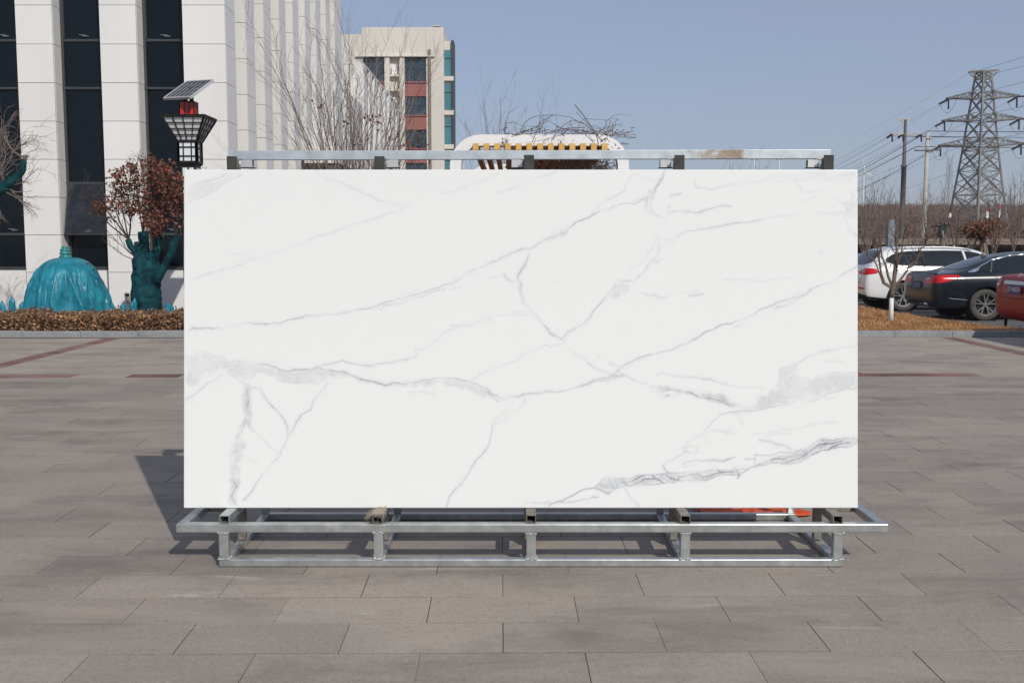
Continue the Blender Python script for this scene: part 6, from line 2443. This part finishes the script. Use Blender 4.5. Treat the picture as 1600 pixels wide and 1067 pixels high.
# concrete pole
CY_ = 88.0
cx_ = P(1446, 300, CY_).x
cp_ = thing('concrete_pole', 'pale round concrete power pole with one cross-arm', 'power pole', (cx_, CY_, -.3))
ztc = P(1446, 207, CY_).z
ob('pole', MB().lathe([(.215, -.3), (.14, ztc), (.001, ztc + .02)], 14, (cx_, CY_, 0)), 'concrete', cp_, smooth=True)
zc2 = P(1446, 236, CY_).z
mb = MB().beam((cx_ - 1.12, CY_ - .2, zc2), (cx_ + 1.12, CY_ - .2, zc2 + .05), .11)
ob('cross_arm', mb, 'pole_steel', cp_)
for dx in (-1.1, -.95, .95, 1.1):
    ob('insulator', MB().tube([(cx_ + dx, CY_ - .2, zc2), (cx_ + dx, CY_ - .2, zc2 + .33)], .045, 7), 'concrete', cp_)
ob('insulator', MB().tube([(cx_, CY_ - .1, ztc - .5), (cx_, CY_ - .1, ztc + .1)], .04, 6), 'concrete', cp_)
ob('insulator', MB().tube([(cx_ + .2, CY_ - .15, ztc - .7), (cx_ + .16, CY_ - .15, ztc - .25)], .06, 6), 'concrete', cp_)
ob('pole_bracket', MB().beam((cx_ - .14, CY_ - .15, ztc - .55), (cx_ + .3, CY_ - .15, ztc - .55), .06), 'pole_steel', cp_)
for dx, zc_, wh in ((-1.02, zc2 + .33, 'arm end by the steel pole'), (0, ztc + .08, 'pole top'), (1.02, zc2 + .33, 'arm end by the pylon')):
    src_ = Vector((cx_ + dx, CY_ - .2, zc_))
    wire(src_, P(1075 + dx * 32, 372 - (zc_ - zc2) * 4, 210), 2.2, .028, 'black wire of the concrete pole sinking behind the slab, ' + wh, 'line wires of the concrete pole')
    wire(src_, (cx_ + dx + 40, 84, zc_ + .6), .4, .028, 'black wire of the concrete pole running past the pylon, ' + wh, 'line wires of the concrete pole')


# far pylons on the skyline
def far_pylon(px, ytop, Y, armw, label, ybase=318, fork=True):
    x = P(px, ytop, Y).x
    zt_ = P(px, ytop, Y).z
    zb_ = min(P(px, ybase, Y).z, hill_z(x, 430) - 4) - 6
    t = thing('far_pylon', label, 'pylon', (x, Y, zb_))
    m_ = Y / FPX
    mb = MB()
    hgt = zt_ - zb_
    lv_ = [(zb_ + hgt * f, m_ * w) for f, w in ((0, 8.5), (.25, 6.2), (.45, 4.6), (.6, 3.4), (.75, 2.9), (.88, 2.4))]
    lattice(mb, x, Y, lv_, .3, m_ * .5, m_ * .24)
    zt2 = lv_[-1][0]
    if fork:
        for s in (-1, 1):
            mb.beam((x + s * m_ * 2, Y, zt2), (x + s * m_ * 6.0, Y, zt_), m_ * .6)
            mb.beam((x, Y, zt2 + hgt * .02), (x + s * m_ * 5.2, Y, zt_ - hgt * .02), m_ * .5)
    ob('mast', mb, 'pylon_hazed', t)
    ar = MB()
    for f, w in ((.88, armw * .75), (.72, armw), (.58, armw)):
        z = zb_ + hgt * f
        ar.beam((x - w * m_, Y, z), (x + w * m_, Y, z), m_ * .45)
        for s in (-1, 1):
            ar.beam((x + s * w * m_, Y, z), (x, Y, z + hgt * .05), m_ * .4)
    ob('cross_arms', ar, 'pylon_hazed', t)
    return t


far_pylon(1484.5, 240, 480, 8, 'distant forked lattice pylon on the skyline left of the tall pylon')
far_pylon(1524, 258, 700, 6, 'faint distant pylon seen through the legs of the tall pylon')
far_pylon(1580, 298, 900, 10, 'tiny pylon on the crest of the hill right of the tall pylon', ybase=322, fork=False)
far_pylon(1473, 300, 900, 5, 'faint tiny pylon on the crest beside the forked pylon', ybase=322, fork=False)

# wind turbine and slender masts
x = P(1350, 270, 700).x
zh = P(1350, 270, 700).z
tu = thing('wind_turbine', 'small white wind turbine on the skyline beside the slab edge', 'wind turbine', (x, 700, 0))
ob('tower', MB().tube([(x, 700, 0), (x, 700, zh)], [.9, .5], 8), 'white_paint', tu)
mb = MB()
for a in (1.72, 1.72 + 2.094, 1.72 + 4.189):
    mb.tube([(x, 698.8, zh), (x + 2.5 * math.cos(a), 698.8, zh + 2.5 * math.sin(a)), (x + 9 * math.cos(a), 698.8, zh + 9 * math.sin(a))], [.35, .5, .1], 5)
mb.tube([(x, 698, zh), (x, 700.6, zh)], [.5, .6], 8)
ob('rotor', mb, 'white_paint', tu)
for px, wh in ((1175, 'nearer the rust patch of the top rail'), (1214, 'nearer the bare end of the top rail')):
    a, b_ = P(px, 400, 90), P(px, 249.5, 90)
    t = thing('slender_mast', 'slender pale mast seen between rail and slab, ' + wh, 'mast', (a.x, 90, -.3), 'slender masts above the slab')
    ob('pole', MB().tube([(a.x, 90, -.3), (a.x, 90, b_.z)], [.08, .045], 8), 'white_paint', t)
    ob('head', MB().tube([(a.x - .25, 90, b_.z), (a.x, 90, b_.z + .06), (a.x + .25, 90, b_.z)], .04, 6), 'pole_steel', t)

pm('russet_scrub', (0.19, 0.092, 0.056), .9, var=.3, scale=.4, island=.4, spec=.1)
# ================================================================== LOW SHED behind the cars
HYs = 46.0
shed = thing('bike_shed', 'long low brown shed with corrugated tan roof behind the parked cars', 'shed', (P(1470, 385, HYs).x, HYs + 1, -.12))
xa_, xb_ = P(1225, 380, HYs).x, P(1800, 380, HYs).x
ze, zr = P(1470, 381, HYs).z, P(1470, 373.5, HYs + 2.4).z
mb = MB()
NW = int((xb_ - xa_) / 0.03)
for i in range(NW + 1):
    x = xa_ + (xb_ - xa_) * i / NW
    w = .028 * math.sin(2 * math.pi * x / .13)
    for y, z in ((HYs - .25, ze - .03), (HYs - .25, ze), (HYs + 2.4, zr)):
        mb.v.append((x, y, z + w))
for i in range(NW):
    a = i * 3
    mb.f.append((a, a + 3, a + 4, a + 1))
    mb.f.append((a + 1, a + 4, a + 5, a + 2))
ob('roof', mb, 'shed_roof', shed)
nb = 0
x = xa_
mbb = None
while x < xb_ - .5:
    if mbb is None:
        o = ob('board', MB().box(x, x + .29, HYs + 1.9, HYs + 1.95, -.12, ze + .05), 'shed_wall', shed)
        mbb = o
    else:
        inst('board', mbb, (x + .145, HYs + 1.925 + rp.gauss(0, .006), -.12), shed)
    x += .3
x = xa_ + .2
while x < xb_:
    ob('post', MB().box(x, x + .1, HYs - .1, HYs, -.12, ze - .05), 'support_wood', shed)
    x += 2.6
ob('eave_beam', MB().box(xa_, xb_, HYs - .1, HYs - .02, ze - .16, ze - .052), 'shed_wall', shed)

# grey-blue pillar
a, b_ = P(1387, 387, 40), P(1399, 345, 40)
pil = thing('grey_pillar', 'weathered grey-blue pillar standing before the low shed', 'pillar', ((a.x + b_.x) / 2, 40, -.12))
ob('shaft', MB().box(a.x, b_.x, 40, 40.3, -.12, b_.z), 'grey_blue', pil, bevel=.02)
ob('cap', MB().box(a.x + .04, b_.x - .02, 40.02, 40.28, b_.z + .001, b_.z + .05), 'grey_blue', pil, bevel=.01)

# staked trees and saplings by the shed


def staked(px, Y, ytop, ybind, label, russet):
    b0 = P(px, 395, Y)
    t = thing('staked_tree', label, 'tree', (b0.x, Y, -.12))
    zb_ = P(px, ybind, Y).z
    zt_ = P(px, ytop, Y).z
    ob('trunk', MB().tube([(b0.x, Y, -.12), (b0.x, Y, zb_ + .1)], [.07, .05], 7), 'bark', t)
    m = MB()
    netted(m, [Vector((b0.x, Y, zb_ - .2)), Vector((b0.x, Y, zb_)), Vector((b0.x, Y, zb_ + .2))], [.11, .13, .12], 10, .02)
    ob('binding', m, 'teal_net', t)
    for k in range(3):
        a = 2.094 * k + .5
        ob('stake', MB().tube([(b0.x + .75 * math.cos(a), Y + .75 * math.sin(a), -.12), (b0.x + .08 * math.cos(a), Y + .08 * math.sin(a), zb_ + .05)], .035, 6), 'support_wood', t)
    m, lf_ = MB(), MB()
    c_ = dict(seg=5, taper=[.4, .4, .5], wob=[.12, .14, .15], up=[-.02, .0, .0], sides=[4, 3, 3], num=[4, 3], ang=[(20, 50), (20, 50)], len=[(.4, .7), (.4, .6)], tiplvl=0, rmin=.006)
    c_['from'] = [.2, .2]
    tp = []
    n = 12 if russet else 6
    for k in range(n):
        a = 6.283 * k / n
        grow(m, (b0.x, Y, zb_ + .15), (math.cos(a), math.sin(a), .22), (.42 if russet else .4) * rsn.uniform(.7, 1.1), .025, 0, rsn, c_, tp)
    ob('branches', m, 'bark_dark', t)
    if russet:
        for p, d in tp:
            for k in range(14):
                lf_.leaf(p + Vector((rsn.gauss(0, .12), rsn.gauss(0, .12), rsn.gauss(-.04, .07))), .085, rsn)
        ob('crown', lf_, 'russet_scrub', t, kind='stuff')


staked(1470, 36, 350, 362, 'small pollarded tree propped on three stakes before the shed', False)
staked(1533, 34, 350, 366, 'staked tree with a flat russet crown before the shed', True)
for px, yt, Y, sp__, ns, lab, mt in ((1490, 290, 33, .16, 8, 'white-barked leafless sapling left of the staked russet tree', 'lime_wash'),
                                     (1550, 285, 32, .16, 8, 'pale leafless sapling with red-banded foot right of the staked russet tree', 'bark_pale'),
                                     (1352, 288, 30, .2, 9, 'tall leafless sapling against the slab edge', 'bark'),
                                     (1366, 300, 38, .2, 8, 'brown leafless sapling behind the white estate-style car', 'bark'),
                                     (1395, 298, 42, .18, 9, 'leafless sapling standing behind the grey-blue pillar', 'bark'),
                                     (1444, 290, 43, .16, 7, 'leafless sapling in line with the concrete pole', 'bark_pale'),
                                     (1580, 272, 36, .22, 9, 'leafless sapling beyond the red saloon', 'bark'),
                                     (1425, 325, 44, .3, 8, 'low leafless shrub-like sapling between the two poles', 'bark'),
                                     (1512, 315, 44, .25, 8, 'thin leafless sapling beneath the tall pylon', 'bark')):
    sapling(px, 395, yt, Y, 'sapling', lab, mt, sp__, ns, z0=-.12, rr=.032, cmat='bark')
mb = MB()
for k in range(14000):
    x = rsn.uniform(14, 34)
    y = rsn.uniform(49, 70)
    mb.leaf((x, y, -.25 + abs(rsn.gauss(0, .5)) * (.7 + .6 * noise.noise((x * .5, y * .5, 0)))), .12, rsn)
o = ob('russet_brush', mb, 'russet_scrub', kind='stuff')
o['label'] = 'russet undergrowth at the foot of the hillside behind the shed'
o['category'] = 'brush'

# winter air: thin even haze over everything
hz_ = MB().box(-2510, 2510, -610, 3610, -2.0, 66.0)
hzo = ob('haze', hz_, 'earth', kind='stuff')
hm_ = bpy.data.materials.new('haze')
hm_.use_nodes = True
hm_.node_tree.nodes.clear()
ho = hm_.node_tree.nodes.new('ShaderNodeOutputMaterial')
hv = hm_.node_tree.nodes.new('ShaderNodeVolumePrincipled')
hv.inputs['Color'].default_value = (0.93, 0.96, 1.0, 1)
hv.inputs['Density'].default_value = 0.00038
hm_.node_tree.links.new(hv.outputs[0], ho.inputs['Volume'])
hzo.data.materials.clear()
hzo.data.materials.append(hm_)
